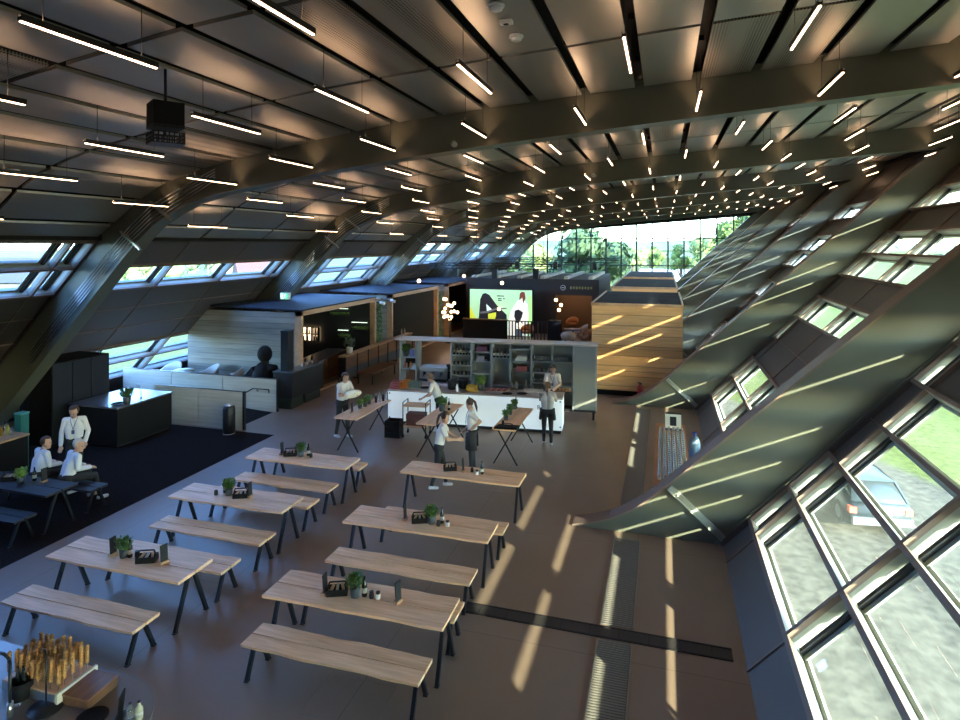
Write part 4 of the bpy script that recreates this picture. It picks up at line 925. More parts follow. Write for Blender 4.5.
# armchairs and table behind the partition
M_CHAIRW = mat('cream_fabric', (.52, .50, .45), .8)
def armchair(x, y, rz, label, m=None, group='armchairs'):
    t = thing('armchair', label, 'chair', (x, y, .30 if x < -13.6 and y < 18.4 else 0), rz, group); m = m or M_CHAIRW
    mb = MB(); mb.lathe([(.05, .34), (.30, .34), (.33, .40), (.32, .46), (.05, .48)], (0, 0, 0), 16); mb.build('seat', m, t)
    mb = MB(); N = 14
    for i in range(N):
        a0, a1 = PI * (-.15 + 1.3 * i / N), PI * (-.15 + 1.3 * (i + 1) / N); h0, h1 = .55 + .27 * math.sin(max(0, min(PI, a0))), .55 + .27 * math.sin(max(0, min(PI, a1)))
        P = []
        for a, h in ((a0, h0), (a1, h1)):
            c, s_ = math.cos(a), -math.sin(a)
            P.append([(c * r, s_ * r, z) for r, z in ((.30, .40), (.36, h), (.41, h), (.36, .38))])
        mb.add(P[0] + P[1], [(k, (k + 1) % 4, 4 + (k + 1) % 4, 4 + k) for k in range(4)] + ([(0, 1, 2, 3)] if i == 0 else []) + ([(4, 5, 6, 7)] if i == N - 1 else []), 0, True)
    mb.build('backrest', m, t)
    for k in range(4): a = PI / 4 + k * PI / 2; mb = MB(); mb.tube((.18 * math.cos(a), .18 * math.sin(a), .36), (.30 * math.cos(a), .30 * math.sin(a), 0), .018, 8, 0, .012); mb.build('leg', M_BLACK, t)
    return t
def round_table(x, y, r, h, label, m=None):
    t = thing('round_table', label, 'table', (x, y, .30 if x < -13.6 and y < 18.4 else 0)); mb = MB(); mb.lathe([(.01, h - .03), (r, h - .03), (r, h), (.01, h)], (0, 0, 0), 24); mb.build('tabletop', m or M_CHAIRW, t)
    mb = MB(); mb.tube((0, 0, .02), (0, 0, h - .03), .03, 10); mb.build('column', M_BLACK, t); mb = MB(); mb.lathe([(.25, 0), (.25, .015), (.03, .03)], (0, 0, 0), 18); mb.build('base', M_BLACK, t)
struct(MB().bb((-18.0, 16.98, 0), (-13.65, 18.44, .30)), 'floor_platform', [M_CARPET])
armchair(-17.0, 17.75, PI, 'cream armchair behind the plywood partition, leftmost by the beam foot'); armchair(-15.45, 17.85, 2.6, 'cream armchair behind the plywood partition, middle one'); armchair(-14.35, 17.75, 1.9, 'cream armchair behind the partition beside the grey plank wall')
round_table(-16.22, 17.6, .34, .66, 'round pale table between the cream armchairs')
# black bulky machine
t = thing('machine', 'bulky black machine with rounded hopper behind the plywood partition', 'machine', (-13.05, 17.75, 0))
mb = MB(); mb.lathe([(.42, 0), (.45, .2), (.42, .8), (.36, 1.1), (.22, 1.3), (.12, 1.38)], (0, 0, 0), 18); mb.build('body', M_BLACKM, t)
mb = MB(); mb.ball((.05, 0, 1.66), .25, 0, 12, (1, 1, 1.15)); mb.tube((.05, 0, 1.3), (.05, 0, 1.5), .14, 12); mb.build('hopper', M_BLACKM, t)
mb = MB(); mb.tube((.1, 0, 1.22), (.50, -.05, 1.2), .13, 12); mb.build('arm', M_BLACKM, t)
mb = MB(); mb.prism([(-.25, -.3, 1.25), (-.75, -.3, .75), (-.75, -.3, .6), (-.1, -.3, 1.0)], (0, .55, 0)); mb.build('chute', M_BLACKM, t)
# dark counter with pillar
t = thing('dark_counter', 'dark grey counter unit beside the tall black pillar', 'counter', (-12.0, 17.25, 0))
mb = MB(); mb.bb((-.04, .75, .30), (.40, 1.9, 1.18)); mb.bb((-.32, 0, .36), (.40, .75, 1.18)); mb.build('body', M_DARK, t); mb = MB(); mb.bb((-.30, 0.02, 0), (.36, .7, .36)); mb.bb((-.02, .9, 0), (.34, 1.8, .30)); mb.build('plinth', mat('plinth_green', (.012, .02, .014), .5), t)
mb = MB(); mb.bb((-.34, -.02, 1.18), (.42, .77, 1.21)); mb.bb((-.05, .77, 1.18), (.42, 1.93, 1.21)); mb.build('worktop', mat('slate_top', (.07, .08, .095), .35), t)
t2 = thing('pillar', 'tall narrow black pillar standing on the dark counter', 'pillar', (-11.95, 17.5, 1.21)); mb = MB(); mb.bb((-.14, -.16, 0), (.14, .16, 1.30)); mb.build('shaft', M_BLACK, t2); mb = MB(); mb.bb((-.15, -.17, 1.30), (.15, .17, 1.33)); mb.build('cap', M_DARK, t2)
for k in range(5):
    o = tag(MB().lathe([(.035, 0), (.04, .01), (.035, .07), (.02, .09)], (0, 0, 0), 10).build('cup', M_OAKY if k % 2 else M_STAIN, loc=(-11.85 + .06 * (k % 2), 18.2 + .16 * k, 1.21)), 'small cup on the dark counter, %s from the pillar' % ORD[k], 'cup', 'cups on the dark counter')
# booths with timber portal frames
M_BOOTHIN = mat('booth_dark', (.018, .018, .02), .6); M_BOOTHGR = mat('booth_grey', (.10, .092, .08), .7)
def booth(y0, y1, label, inner, depth=4.8):
    X = -12.1; t = thing('booth', label, 'booth', (X, y0, 0), 0, 'timber framed booths along the left side'); L = y1 - y0; H = 3.05
    mb = MB(); mb.bb((-.22, 0, 0), (.02, .14, H)); mb.bb((-.22, L - .14, 0), (.02, L, H)); mb.bb((-.22, 0, H - .16), (.02, L, H)); mb.bb((-.22, 0, 0), (.02, L, .06)); mb.build('frame', M_OAKY, t)
    mb = MB(); mb.bb((-depth, .02, 0), (-.22, .10, H - .05)); mb.build('side_wall', M_PLANKG, t)
    mb = MB(); mb.bb((-depth, L - .10, 0), (-.22, L - .02, H - .05)); mb.bb((-depth, .1, 0), (-depth + .08, L - .1, 2.2)); mb.build('back_wall', inner, t)
    mb = MB(); mb.prism([(-depth, 0, H + .10), (0, 0, H), (0, 0, H + .05), (-depth, 0, H + .15)], (0, L, 0)); mb.build('roof', mat('booth_roof', (.03, .033, .04), .85, spec=.15), t)
    mb = MB(); mb.bb((-depth, .1, 0), (-.02, L - .1, .05)); mb.build('floor_board', M_WALNUT, t); return t
booth(18.5, 24.3, 'nearest timber framed booth with grey plank side and dark interior', M_BOOTHIN)
booth(25.9, 32.0, 'middle timber framed booth with plain grey interior', M_BOOTHGR)
booth(33.6, 39.4, 'farthest timber framed booth left of the bright screen', M_BOOTHIN)
t = thing('booth_table', 'long walnut table inside the nearest booth', 'table', (-13.0, 20.3, .05), .12)
mb = MB(); mb.bb((-.45, -.8, .84), (.45, 2.9, .89)); mb.build('tabletop', mat('slate_top2', (.10, .085, .08), .3), t); mb = MB(); mb.bb((-.40, 1.0, 0), (.40, 2.8, .84)); mb.build('cabinet', M_WALNUT, t)
for s in (-1, 1): mb = MB(); mb.bar((s * .3, -.6, .84), (s * .42, -.75, 0), .05, .05); mb.build('leg', M_WALNUT, t)
for k in range(5): bottle((-13.1 + .08 * (k % 2), 20.0 + .22 * k, .94), 'jar on the booth table, %s from the near end' % ORD[k], .16, M_DARK if k % 2 else M_OAKY, 'jars on the booth table', False)
M_WARM = mat('warm_light', (1, .8, .55), .5, emit=(1, .68, .38), es=3.0)
for k, (xx, wd) in enumerate(((-15.22, .42), (-14.86, .25))):
    t = thing('lit_shelf', 'warm backlit shelf in the nearest booth, %s' % ('left one' if k == 0 else 'right one'), 'shelf', (xx, 24.17, 1.05), -PI / 2, 'backlit shelves in the booth')
    mb = MB(); mb.bb((0, -wd, 0), (.02, wd * .2, .62)); mb.build('light_panel', M_WARM, t); mb = MB()
    for z in (0, .31, .62): mb.bb((.02, -wd, z - .015), (.2, wd * .2, z + .015))
    for yy in (-wd, -wd * .4, wd * .2): mb.bb((.02, yy - .015, 0), (.2, yy + .015, .62))
    mb.build('shelf_frame', M_BLACK, t)
    for q in range(5): mb = MB(); mb.lathe([(.03, 0), (.03, .12 + .03 * (q % 3)), (.015, .2)], (.12, -wd + .1 + q * wd * .22, .015 + .31 * (q % 2)), 8); mb.build('jar', M_DARK, t)
M_MENUG = mat('menu_green', (.12, .35, .12), .6, emit=(.25, .65, .22), es=.35)
for k, (x, z, wd) in enumerate(((-13.76, 2.20, .9), (-12.75, 1.62, .75), (-13.55, 1.25, .5))):
    t = thing('plant_shelf', 'row of bright green herbs on the dark booth wall, %s' % ['upper', 'middle', 'low behind the table'][k], 'plants', (x, 24.13, z), 0, 'herb shelves on the booth wall')
    mb = MB(); mb.bb((-wd / 2, -.16, 0), (wd / 2, 0, .03)); mb.build('shelf', M_BLACK, t); mb = MB(); rnd = random.Random(k)
    for q in range(7): foliage(mb, (-wd / 2 + .08 + q * wd / 7, -.09, .05), .08, .10, 40, rnd)
    mb.build('foliage', M_GREENL, t); mb = MB(); mb.bb((-wd / 2, -.14, .34), (wd / 2, -.10, .36)); tag(mb.build('grow_light', mat('grow_light', (.9, 1, .9), .5, emit=(.8, 1, .75), es=1.2), t), 'thin lit grow light')
for k, (y0, y1, lab) in enumerate(((24.45, 25.75, 'green living plant wall between nearest and middle booths'), (32.2, 33.4, 'green living plant wall between middle and farthest booths'))):
    t = thing('plant_wall', lab, 'plant wall', (-12.5, y0, 0)); L = y1 - y0; mb = MB(); mb.bb((-.3, 0, 0), (0, L, 2.9)); mb.build('backing_board', M_PLANKG, t)
    rnd = random.Random(k + 40); mb = MB()
    for q in range(700): 
        p = Vector((.02 + .1 * rnd.random(), L * (.15 + .7 * rnd.random()), .1 + 2.6 * rnd.random())); a = rnd.random() * 6.28; d = Vector((.4, math.cos(a), math.sin(a))).normalized() * .13; s_ = Vector((.5, -math.sin(a), math.cos(a))).normalized() * .035
        mb.add([p, p + d * .5 - s_, p + d, p + d * .5 + s_], [(0, 1, 2, 3)])
    mb.build('foliage', M_GREEN, t)
t = thing('plinth_counter', 'dark plinth inside the middle booth', 'plinth', (-13.4, 27.4, .05)); mb = MB(); mb.bb((-.6, 0, 0), (.5, 1.6, .95)); mb.build('body', M_BLACKM, t); mb = MB(); mb.bb((-.64, -.04, .95), (.54, 1.64, 1.0)); mb.build('top_slab', M_DARK, t)
for k, y in enumerate((24.7, 25.8)):
    t = thing('spotlight', 'small white spotlight between booth frames, %s' % ['nearer', 'farther'][k], 'spotlight', (-12.0, y, 2.75), 0, 'spotlights between the booths'); mb = MB(); mb.tube((-.10, 0, .05), (.14, -.05, 0), .05, 12, 0, .07); mb.build('head', M_WHITE, t); mb = MB(); mb.tube((-.4, 0, .05), (-.08, 0, .05), .02, 8); mb.build('arm', M_BLACK, t)
# planter shelf wall
t = thing('divider_shelf', 'low wood and black metal divider shelf leading to the booths', 'shelf', (-11.75, 21.0, 0))
mb = MB(); mb.bb((-.31, 0, 1.02), (0, 6.6, 1.07)); mb.build('top_board', M_OAKY, t); mb = MB(); mb.bb((-.30, .03, .55), (-.02, 6.57, 1.02)); mb.build('upper_panel', M_WALNUT, t)
mb = MB(); mb.bb((-.24, .05, .10), (-.10, 6.5, .55)); mb.build('lower_panel', mat('mesh_blue', (.05, .06, .075), .5), t)
for k in range(8):
    mb = MB(); y = .03 + k * .935
    for x in (-.30, .005): mb.bar((x, y, 0), (x, y, 1.04), .03, .03)
    mb.bar((-.30, y, .05), (.0, y, .05), .03, .03); mb.build('post', M_BLACK, t)
mb = MB(); mb.bb((-.30, -.005, .25), (-.01, .02, 1.0)); mb.build('end_panel', M_DARK, t)
o = thing('white_planter', 'white square planter with sprigs on the divider shelf end', 'planter', (-11.91, 21.6, 1.07)); mb = MB(); mb.lathe([(.13, 0), (.155, .03), (.155, .24), (.14, .26), (.12, .2)], (0, 0, 0), 4); mb.build('pot', M_CREAM, o); mb = MB(); foliage(mb, (0, 0, .24), .2, .28, 90, random.Random(3)); mb.build('foliage', mat('sage', (.10, .14, .10), .7), o)
for k in range(2): bottle((-11.9, 26.6 + .35 * k, 1.07), 'slim bottle on the far end of the divider shelf, %s' % ['nearer', 'farther'][k], .34, mat('stone_bottle', (.45, .36, .28), .5), 'bottles on the divider shelf', False)
armchair(-10.4, 24.2, -.6, 'dark armchair between the divider shelf and the back bar', M_BLACKM)
t = thing('low_table', 'low wooden table beside the dark armchair behind the bar', 'table', (-11.0, 22.4, 0)); mb = MB(); mb.bb((-.35, -1.3, .40), (.35, .9, .45)); mb.build('tabletop', M_WALNUT, t)
for sx in (-1, 1):
    for y in (-1.2, .8): mb = MB(); mb.bar((sx * .3, y, .40), (sx * .3, y, 0), .04, .04); mb.build('leg', M_BLACK, t)

# lounge barrier, screen, dark hall block
yb = 33.0
def Xat(px, Y): return atY(px, HOR, Y).x
xa, xb, xc, xd = Xat(463, yb), Xat(507, yb), Xat(548, yb), Xat(560, yb)
t = thing('lounge_barrier', 'black lounge barrier with solid panel and vertical bars', 'barrier', (0, yb, 0))
mb = MB(); mb.bb((xa, 0, 0), (xb, .10, 1.12)); mb.build('solid_panel', M_BLACKM, t); mb = MB(); mb.bb((xa - .03, -.04, 1.12), (xb + .02, .16, 1.18)); mb.build('top_rail', M_WALNUT, t)
for k in range(13): x = lerp(xb + .12, xc - .03, k / 12); mb = MB(); mb.bb((x - .03, 0, 0), (x + .03, .06, 1.1)); mb.build('bar', M_WALNUT if k % 3 == 0 else M_BLACK, t)
mb = MB(); mb.bb((xb, -.01, 1.1), (xc, .08, 1.14)); mb.bb((xb, -.01, .02), (xc, .08, .06)); mb.build('rail', M_BLACK, t)
mb = MB(); mb.bb((xc, -.1, 0), (xd, .6, 1.2)); mb.build('end_block', M_BLACKM, t)
ys = 34.6; sx0, sx1 = Xat(470, ys), Xat(532, ys); sz0, sz1 = .06, 2.72
def emi(nm, c, s=1.0): return mat(nm, c, .6, emit=c, es=s)
t = thing('led_screen', 'large bright LED screen showing pale green graphic with figures', 'screen', (sx0, ys, sz0)); SW, SH = sx1 - sx0, sz1 - sz0
mb = MB(); mb.bb((-.06, .01, -.06), (SW + .06, .14, SH + .06)); mb.build('casing', M_BLACK, t)
mb = MB(); mb.bb((0, -.012, 0), (SW, .01, SH)); mb.build('picture', emi('scr_green', (.42, .72, .44), .6), t)
def art(nm, pts, m, lay): mb = MB(); mb.prism([(x * SW, -.013 - .002 * lay, z * SH) for x, z in pts], (0, -.002, 0)); return mb.build(nm, m, t)
art('picture_stripe', [(0, 0), (.13, 0), (.10, .35), (.0, .62)], emi('scr_yellow', (.62, .70, .06), .6), 1)
art('picture_stripe', [(.9, .1), (1, .15), (1, .85), (.93, .9), (.96, .5)], emi('scr_lime', (.38, .72, .25), .8), 1)
art('picture_shape', [(.12, 0), (.60, 0), (.60, .45), (.44, .66), (.32, .88), (.26, .92), (.21, .90), (.17, .78), (.155, .5)], emi('scr_dark', (.02, .022, .03), .3), 2)
art('picture_shape', [(.27, .68), (.28, .52), (.36, .56)], emi('scr_pale', (.65, .88, .78), .7), 3)
art('picture_stripe', [(.17, .46), (.30, .48), (.42, .55), (.60, .58), (.60, .61), (.42, .59), (.30, .53), (.17, .50)], emi('scr_grey', (.14, .15, .17), .5), 3)
art('picture_shape', [(.30, .18), (.42, .20), (.43, .50), (.30, .46)], emi('scr_yellow', (.62, .70, .06), .6), 3)
art('picture_shape', [(.40, 0), (.60, .0), (.58, .36), (.46, .52), (.40, .32)], emi('scr_dark', (.02, .022, .03), .3), 4)
art('picture_figure', [(.62, 0), (.92, .0), (.95, .45), (.93, .70), (.86, .82), (.78, .78), (.72, .66), (.66, .52), (.62, .26)], emi('scr_white', (.80, .82, .76), .6), 3)
art('picture_figure', [(.80, .78), (.81, .93), (.85, .97), (.89, .95), (.90, .82), (.86, .70), (.85, .84)], emi('scr_brown', (.20, .05, .03), .5), 5)
art('picture_shape', [(.72, .42), (.73, .55), (.79, .58), (.86, .52), (.84, .40), (.80, .30), (.76, .27)], emi('scr_dark', (.02, .022, .03), .3), 5)
art('picture_shape', [(.74, 0), (.84, 0), (.85, .16), (.74, .15)], emi('scr_blue', (.06, .08, .11), .5), 5)
for q, (x, z, wd) in enumerate(((.44, .86, .12), (.46, .80, .06), (.54, .80, .03), (.46, .76, .06))): art('picture_caption', [(x, z - .008), (x + wd, z - .008), (x + wd, z + .012), (x, z + .012)], emi('scr_dark', (.02, .022, .03), .3), 2)
yd = 36.2; hx0, hx1 = Xat(466, yd), Xat(599, yd); ox0, ox1 = Xat(556, yd), Xat(592, yd)
M_HALL = mat('hall_dark', (.035, .033, .033), .7)
t = thing('dark_pavilion', 'dark grey flat pavilion block behind the bright screen with sign', 'pavilion', (0, yd, 0)); HZ = 3.22
mb = MB(); mb.bb((hx0, 0, 0), (ox0, .15, HZ)); mb.bb((ox0, 0, 2.35), (ox1, .15, HZ)); mb.bb((ox1, 0, 0), (hx1, .15, HZ)); mb.bb((hx1 - .15, .15, 0), (hx1, 8, HZ)); mb.bb((hx0, .15, 0), (hx0 + .15, 8, HZ)); mb.build('wall', M_HALL, t)
mb = MB(); mb.bb((hx0, 0, HZ), (hx1, 8, HZ + .08)); mb.build('roof', M_HALL, t)
for k in range(6): x = lerp(hx0 + .5, hx1 - .5, k / 5); mb = MB(); mb.bb((x - .12, .1, HZ + .08), (x + .12, 7.9, HZ + .24)); mb.build('roof_batten', M_PALE, t)
mb = MB(); mb.bb((ox0 - 1.6, 3.0, 0), (ox1 + .2, 3.1, 3.2)); mb.build('back_wall', mat('warm_brown', (.15, .09, .055), .7), t)
sg = Xat(563, yd); mb = MB(); mb.tube((sg, -.03, 2.80), (sg, 0, 2.80), .16, 20); mb.build('round_emblem', mat('sign_pale', (.5, .5, .48), .5), t); mb = MB(); mb.tube((sg, -.034, 2.80), (sg, -.03, 2.80), .12, 20); mb.bb((sg - .09, -.045, 2.78), (sg + .09, -.03, 2.82), 1); mb.build('emblem_centre', [M_DARK, M_WHITE], t)
for q in range(8): mb = MB(); mb.bb((sg + .42 + q * .17, -.02, 2.72 + .02 * (q % 2)), (sg + .53 + q * .17, 0, 2.88)); mb.build('sign_letter', mat('sign_olive', (.28, .26, .10), .5), t)
# globe lamps and lounge chairs
def globe(x, y, z, label, r=.09):
    t = thing('globe_lamp', label, 'lamp', (x, y, z), 0, 'round warm globe lamps'); mb = MB(); mb.ball((0, 0, 0), r, 0, 10); mb.build('bulb', M_WARMB, t)
    zc = 3.0; mb = MB(); mb.tube((0, 0, r * .9), (0, 0, ceilz(x) - z + .03), .006, 5); mb.build('cord', M_BLACK, t)
M_WARMB = mat('bulb_glow', (1, .8, .55), .4, emit=(1, .62, .33), es=5)
t = thing('cluster_lamp', 'floor lamp with a cluster of glowing warm globes beside the lounge barrier', 'lamp', (Xat(450, 31.5), 31.5, 0)); rnd = random.Random(12)
mb = MB(); mb.lathe([(.28, 0), (.28, .03), (.04, .05), (.035, 1.3)], (0, 0, 0), 16); mb.build('stand', M_BLACK, t)
for k in range(17):
    p = Vector((rnd.uniform(-.42, .42), rnd.uniform(-.3, .3), 1.25 + 1.15 * rnd.random())); mb = MB(); mb.tube((0, 0, 1.25), p, .008, 5); mb.build('branch', M_BLACK, t); mb = MB(); mb.ball(p, .085, 0, 8); mb.build('bulb', M_WARMB, t)
for k, (px, py, Y, lab) in enumerate(((502, 283, 33.6, 'glowing globe above the bright screen'), (419, 281, 30.0, 'glowing globe above the middle booth frame'), (464, 276, 36.0, 'small glowing globe above the farthest booth'), (521, 325, 34.0, 'glowing globe low behind the barrier bars'),
                                     (556, 300, 35.2, 'glowing globe at left of the dark pavilion opening'), (561, 305, 35.6, 'largest glowing globe in the dark pavilion opening'), (559, 310, 35.0, 'lowest glowing globe at the dark pavilion opening'), (499, 309, 34.2, 'glowing globe in front of the screen picture'))):
    p = atY(px, py, Y); globe(p.x, p.y, p.z, lab, .10)
M_TAN = mat('tan_leather', (.30, .13, .055), .6); M_BEIGE = mat('beige_fabric', (.45, .35, .28), .8)
for k, (px, Y, rz, m, lab) in enumerate(((565, 34.6, -1.2, M_TAN, 'tan armchair left of the lounge table'), (581, 35.0, 1.9, M_BEIGE, 'beige armchair right of the lounge table'), (568, 32.4, .2, M_BEIGE, 'beige armchair nearest the back bar in the lounge'), (586, 32.5, 1.2, M_TAN, 'tan armchair nearest the timber pavilion in lounge'), (478, 34.0, 3.1, M_TAN, 'tan armchair before the screen, seen over the barrier'), (527, 33.9, 3.1, M_TAN, 'tan chair at right of the screen behind the bars'), (572, 38.2, 3.0, M_TAN, 'tan armchair inside the dark pavilion'))):
    armchair(Xat(px, Y), Y, rz, lab, m, 'lounge armchairs')
round_table(Xat(573, 33.6), 33.6, .5, .72, 'round blue-topped table among the lounge armchairs', mat('blue_top', (.12, .17, .34), .3))
ltw = bpy.data.lights.new('lounge_light', 'POINT'); ltw.energy = 40; ltw.color = (1, .65, .38); ltw.shadow_soft_size = .12; lo = bpy.data.objects.new('lounge_light', ltw); C.objects.link(lo); lo.location = (Xat(572, 37.5), 37.6, 2.5)
# lighting trusses
def truss(p, q, label):
    t = thing('lighting_truss', label, 'truss', (0, 0, 0)); p, q = Vector(p), Vector(q); n = int((q - p).length / .45); mb = MB()
    for o in ((0, 0, 0), (0, 0, .3), (0, .26, .15)): mb.tube(p + Vector(o), q + Vector(o), .03, 6)
    for k in range(n): a, b = p.lerp(q, k / n), p.lerp(q, (k + 1) / n); mb.tube(a, b + Vector((0, 0, .3)), .014, 5); mb.tube(a + Vector((0, 0, .3)), b + Vector((0, .26, .15)), .014, 5)
    mb.build('lattice', M_DARK, t)
    for k in range(4):
        a = p.lerp(q, (k + .5) / 4); mb = MB(); mb.tube(a + Vector((0, 0, .3)), (a.x, a.y, ceilz(a.x) - .05), .012, 5); mb.build('hanger', M_DARK, t)
    for k in range(3): a = p.lerp(q, (k + .7) / 3.3); mb = MB(); mb.box(a + Vector((0, 0, -.28)), (.3, .3, .5)); mb.build('stage_light', M_BLACK, t)
truss((-13.2, 33.4, 4.0), (-5.4, 33.4, 4.0), 'lattice lighting truss across the lounge, nearer one'); truss((-12.2, 43.5, 4.1), (-3.0, 43.5, 4.1), 'lattice lighting truss before the end glazing, farther one')

# ------------------------------------------------------------------ foreground counter with bread sticks
t = thing('service_counter', 'rounded grey-brown service counter in the lower left corner', 'counter', (0, 0, 0))
def rounded(x0, x1, y0, y1, r, z, grow=0.0):
    P = [(x0, y0, z), (x1 + grow, y0, z)]
    for k in range(9): a = k / 8 * PI / 2; P.append((x1 + grow - r + r * math.cos(a), y1 + grow - r + r * math.sin(a), z))
    P.append((x0, y1 + grow, z)); return P
M_CTOP = mat('laminate_top', (.17, .145, .13), .28)
mb = MB(); mb.prism(rounded(-9.2, -4.52, 3.3, 5.0, .78, .91), (0, 0, .04)); mb.build('worktop', M_CTOP, t)
mb = MB(); mb.prism(rounded(-9.1, -4.72, 3.5, 4.8, .70, 0), (0, 0, .91)); mb.build('body', M_DARK, t)
CZ = .95
t = thing('bread_stick_board', 'pale wooden board with steel front holding upright bread sticks', 'board', (-5.97, 4.66, CZ), .0)
mb = MB(); mb.bb((-.36, -.21, 0), (.36, .21, .09)); mb.build('base', M_STAIN, t); mb = MB(); mb.bb((-.355, -.205, .09), (.355, .205, .10)); mb.build('top_board', M_OAK, t)
mb = MB(); mb.bb((.355, -.22, 0), (.385, .22, .115)); mb.build('rim', M_CREAM, t)
M_BREAD = mat('baked_crust', (.36, .17, .045), .55, noise=((60, 60, 60), .5, 3))
def bread_proto():
    t = thing('bread_stick', 'brown twisted bread stick standing upright in the wooden board', 'bread stick', (0, 0, 0), 0, 'upright bread sticks in the board')
    mb = MB(); mb.tube((0, 0, 0), (0, 0, .16), .004, 6); mb.build('skewer', M_OAKY, t)
    mb = MB(); N = 22; pr = [(.002, .08)] + [(.019 + .005 * math.sin(k * 1.9), .085 + .22 * k / N) for k in range(N + 1)] + [(.002, .32)]
    mb.lathe(pr, (0, 0, 0), 9); mb.build('crust', M_BREAD, t); t.scale = (1, 1, .85); return t
bp = None
for i in range(9):
    for j in range(5):
        l = (-5.97 - .31 + .62 * i / 8 + random.uniform(-.01, .01), 4.66 - .16 + .32 * j / 4 + random.uniform(-.01, .01), CZ + .10); rz = random.random() * 6
        if bp is None: bp = bread_proto(); bp.location = l
        else:
            o = dup(bp, l, rz); o.scale = (1, 1, random.uniform(.74, .92))
t = thing('wooden_block', 'dark red-brown wooden box beside the bread stick board', 'box', (-5.42, 4.66, CZ), .03)
mb = MB(); mb.bb((-.15, -.175, 0), (.15, .175, .08)); mb.build('body', M_WALNUT, t); mb = MB(); mb.bb((-.155, -.18, .08), (.155, .18, .10)); mb.build('lid', wood_mat('walnut_lid', (.16, .07, .035), (.30, .14, .07), 1, .4), t)
l = at(46, 708, CZ)
t = thing('rod_stand', 'slim black rod stand with round foot before the bread sticks', 'stand', l)
mb = MB(); mb.lathe([(.155, 0), (.155, .012), (.02, .025)], (0, 0, 0), 24); mb.build('base', M_BLACK, t); mb = MB(); mb.path([(0, 0, .02), (0, 0, .52), (-.01, .0, .55), (-.05, .0, .55)], .008, 8); mb.build('stem', M_BLACK, t)
l = at(21, 697, CZ); t = thing('utensil_pot', 'black round pot with bottles left of the bread sticks', 'pot', l); mb = MB(); mb.lathe([(.085, 0), (.10, .02), (.105, .17), (.095, .17), (.085, .03)], (0, 0, 0), 18); mb.build('pot', M_BLACKM, t)
for k in range(3): mb = MB(); mb.lathe([(.022, .03), (.024, .2), (.01, .25), (.01, .29)], (-.04 + .04 * k, .02 * (k % 2), 0), 8); mb.build('bottle', M_BOTTLE, t)
l = at(10, 716, CZ); t = thing('faucet', 'tall black arched faucet at the lower left edge', 'faucet', l)
mb = MB(); mb.path([(0, 0, 0), (0, 0, .50)] + [(-.10 + .10 * math.cos(a * PI / 8), -.02 * a / 8, .50 + .08 * math.sin(a * PI / 8)) for a in range(1, 9)] + [(-.2, -.02, .40)], .014, 8); mb.build('spout', M_BLACK, t)
mb = MB(); mb.tube((0, 0, 0), (0, 0, .13), .028, 12); mb.bar((.02, 0, .09), (.10, .02, .12), .018, .018); mb.build('valve', M_STAIN, t)
o = tag(MB().lathe([(.10, 0), (.135, .012), (.14, .02), (.1, .01), (.01, .008)], (0, 0, 0), 22).build('plate', M_BLACKM, loc=at(92, 719, CZ)), 'black plate at the bottom edge of the service counter', 'plate')
l = at(121, 716, CZ); t = thing('sign_stand', 'black upright sign card on the service counter', 'sign', l, .5)
mb = MB(); mb.box((0, 0, .11), (.012, .14, .21), 0, ry=.1); mb.build('card', M_BLACKM, t); mb = MB(); mb.bb((-.04, -.06, 0), (.04, .06, .012)); mb.build('foot', M_BLACK, t)
bottle(at(130, 719, CZ), 'short clear bottle beside the black sign card', .15, M_CLEAR, None, False); bottle(at(139, 719, CZ), 'clear bottle with black cap at the right end of service counter', .17, mat('pale_oil', (.45, .42, .30), .1), None, True)

# ------------------------------------------------------------------ glass table beside the right wall
A, B, Cn = at(657.5, 424, .78), at(684, 424.5, .78), at(654.5, 481, .78)
t = thing('glass_table', 'long wooden table covered with rows of glasses beside the right wall', 'table', (A.x, Cn.y, 0), 0); W_, L_ = B.x - A.x, A.y - Cn.y
mb = MB(); mb.bb((-.04, -.05, .74), (W_ + .02, L_ + .1, .78)); mb.build('tabletop', wood_mat('warm_table', (.45, .18, .07), (.65, .30, .14), 1, .5), t)
for x in (.06, W_ - .06):
    for y in (.1, L_ - .1): mb = MB(); mb.bar((x, y, .74), (x, y, 0), .05, .05); mb.build('leg', M_OAKY, t)
def stem_glass():
    mb = MB(); mb.lathe([(.034, .0), (.038, .05), (.030, .11), (.006, .125), (.005, .20), (.034, .208), (.034, .212)], (0, 0, 0), 10)
    return tag(mb.build('wine_glass', M_CLEAR), 'upturned wine glass in the rows on the wooden table by right wall', 'glass', 'upturned glasses on the side table')
g0 = None
for i in range(6):
    for j in range(22):
        l = (A.x + .07 + (W_ - .14) * i / 5, Cn.y + .12 + (L_ - 1.05) * j / 21, .78)
        if g0 is None: g0 = stem_glass(); g0.location = l
        else: o = g0.copy(); C.objects.link(o); o.location = l
t = thing('display_stand', 'pale box display with dark window at the far end of glass table', 'display', (A.x + W_ * .58, A.y - .42, .78)); t.scale = (.85, .85, .8)
mb = MB(); mb.bb((-.22, -.02, .06), (.22, .05, .50)); mb.build('panel', M_CREAM, t); mb = MB(); mb.bb((-.09, -.03, .14), (.09, -.02, .42)); mb.build('window', M_DARK, t); mb = MB(); mb.bb((-.24, -.10, 0), (.24, .10, .06)); mb.build('base', M_BLACK, t); mb = MB(); mb.bb((-.23, -.03, .5), (.23, .06, .53)); mb.build('top_edge', M_BLACK, t)
t = thing('spray_bottle_cart', 'small blue-grey canister standing behind the fin beside glass table', 'canister', (B.x + .22, B.y - .9, 0)); mb = MB(); mb.lathe([(.12, .08), (.13, .1), (.13, .62), (.08, .74), (.04, .78)], (0, 0, 0), 16); mb.build('body', mat('canister_blue', (.10, .16, .24), .4), t)
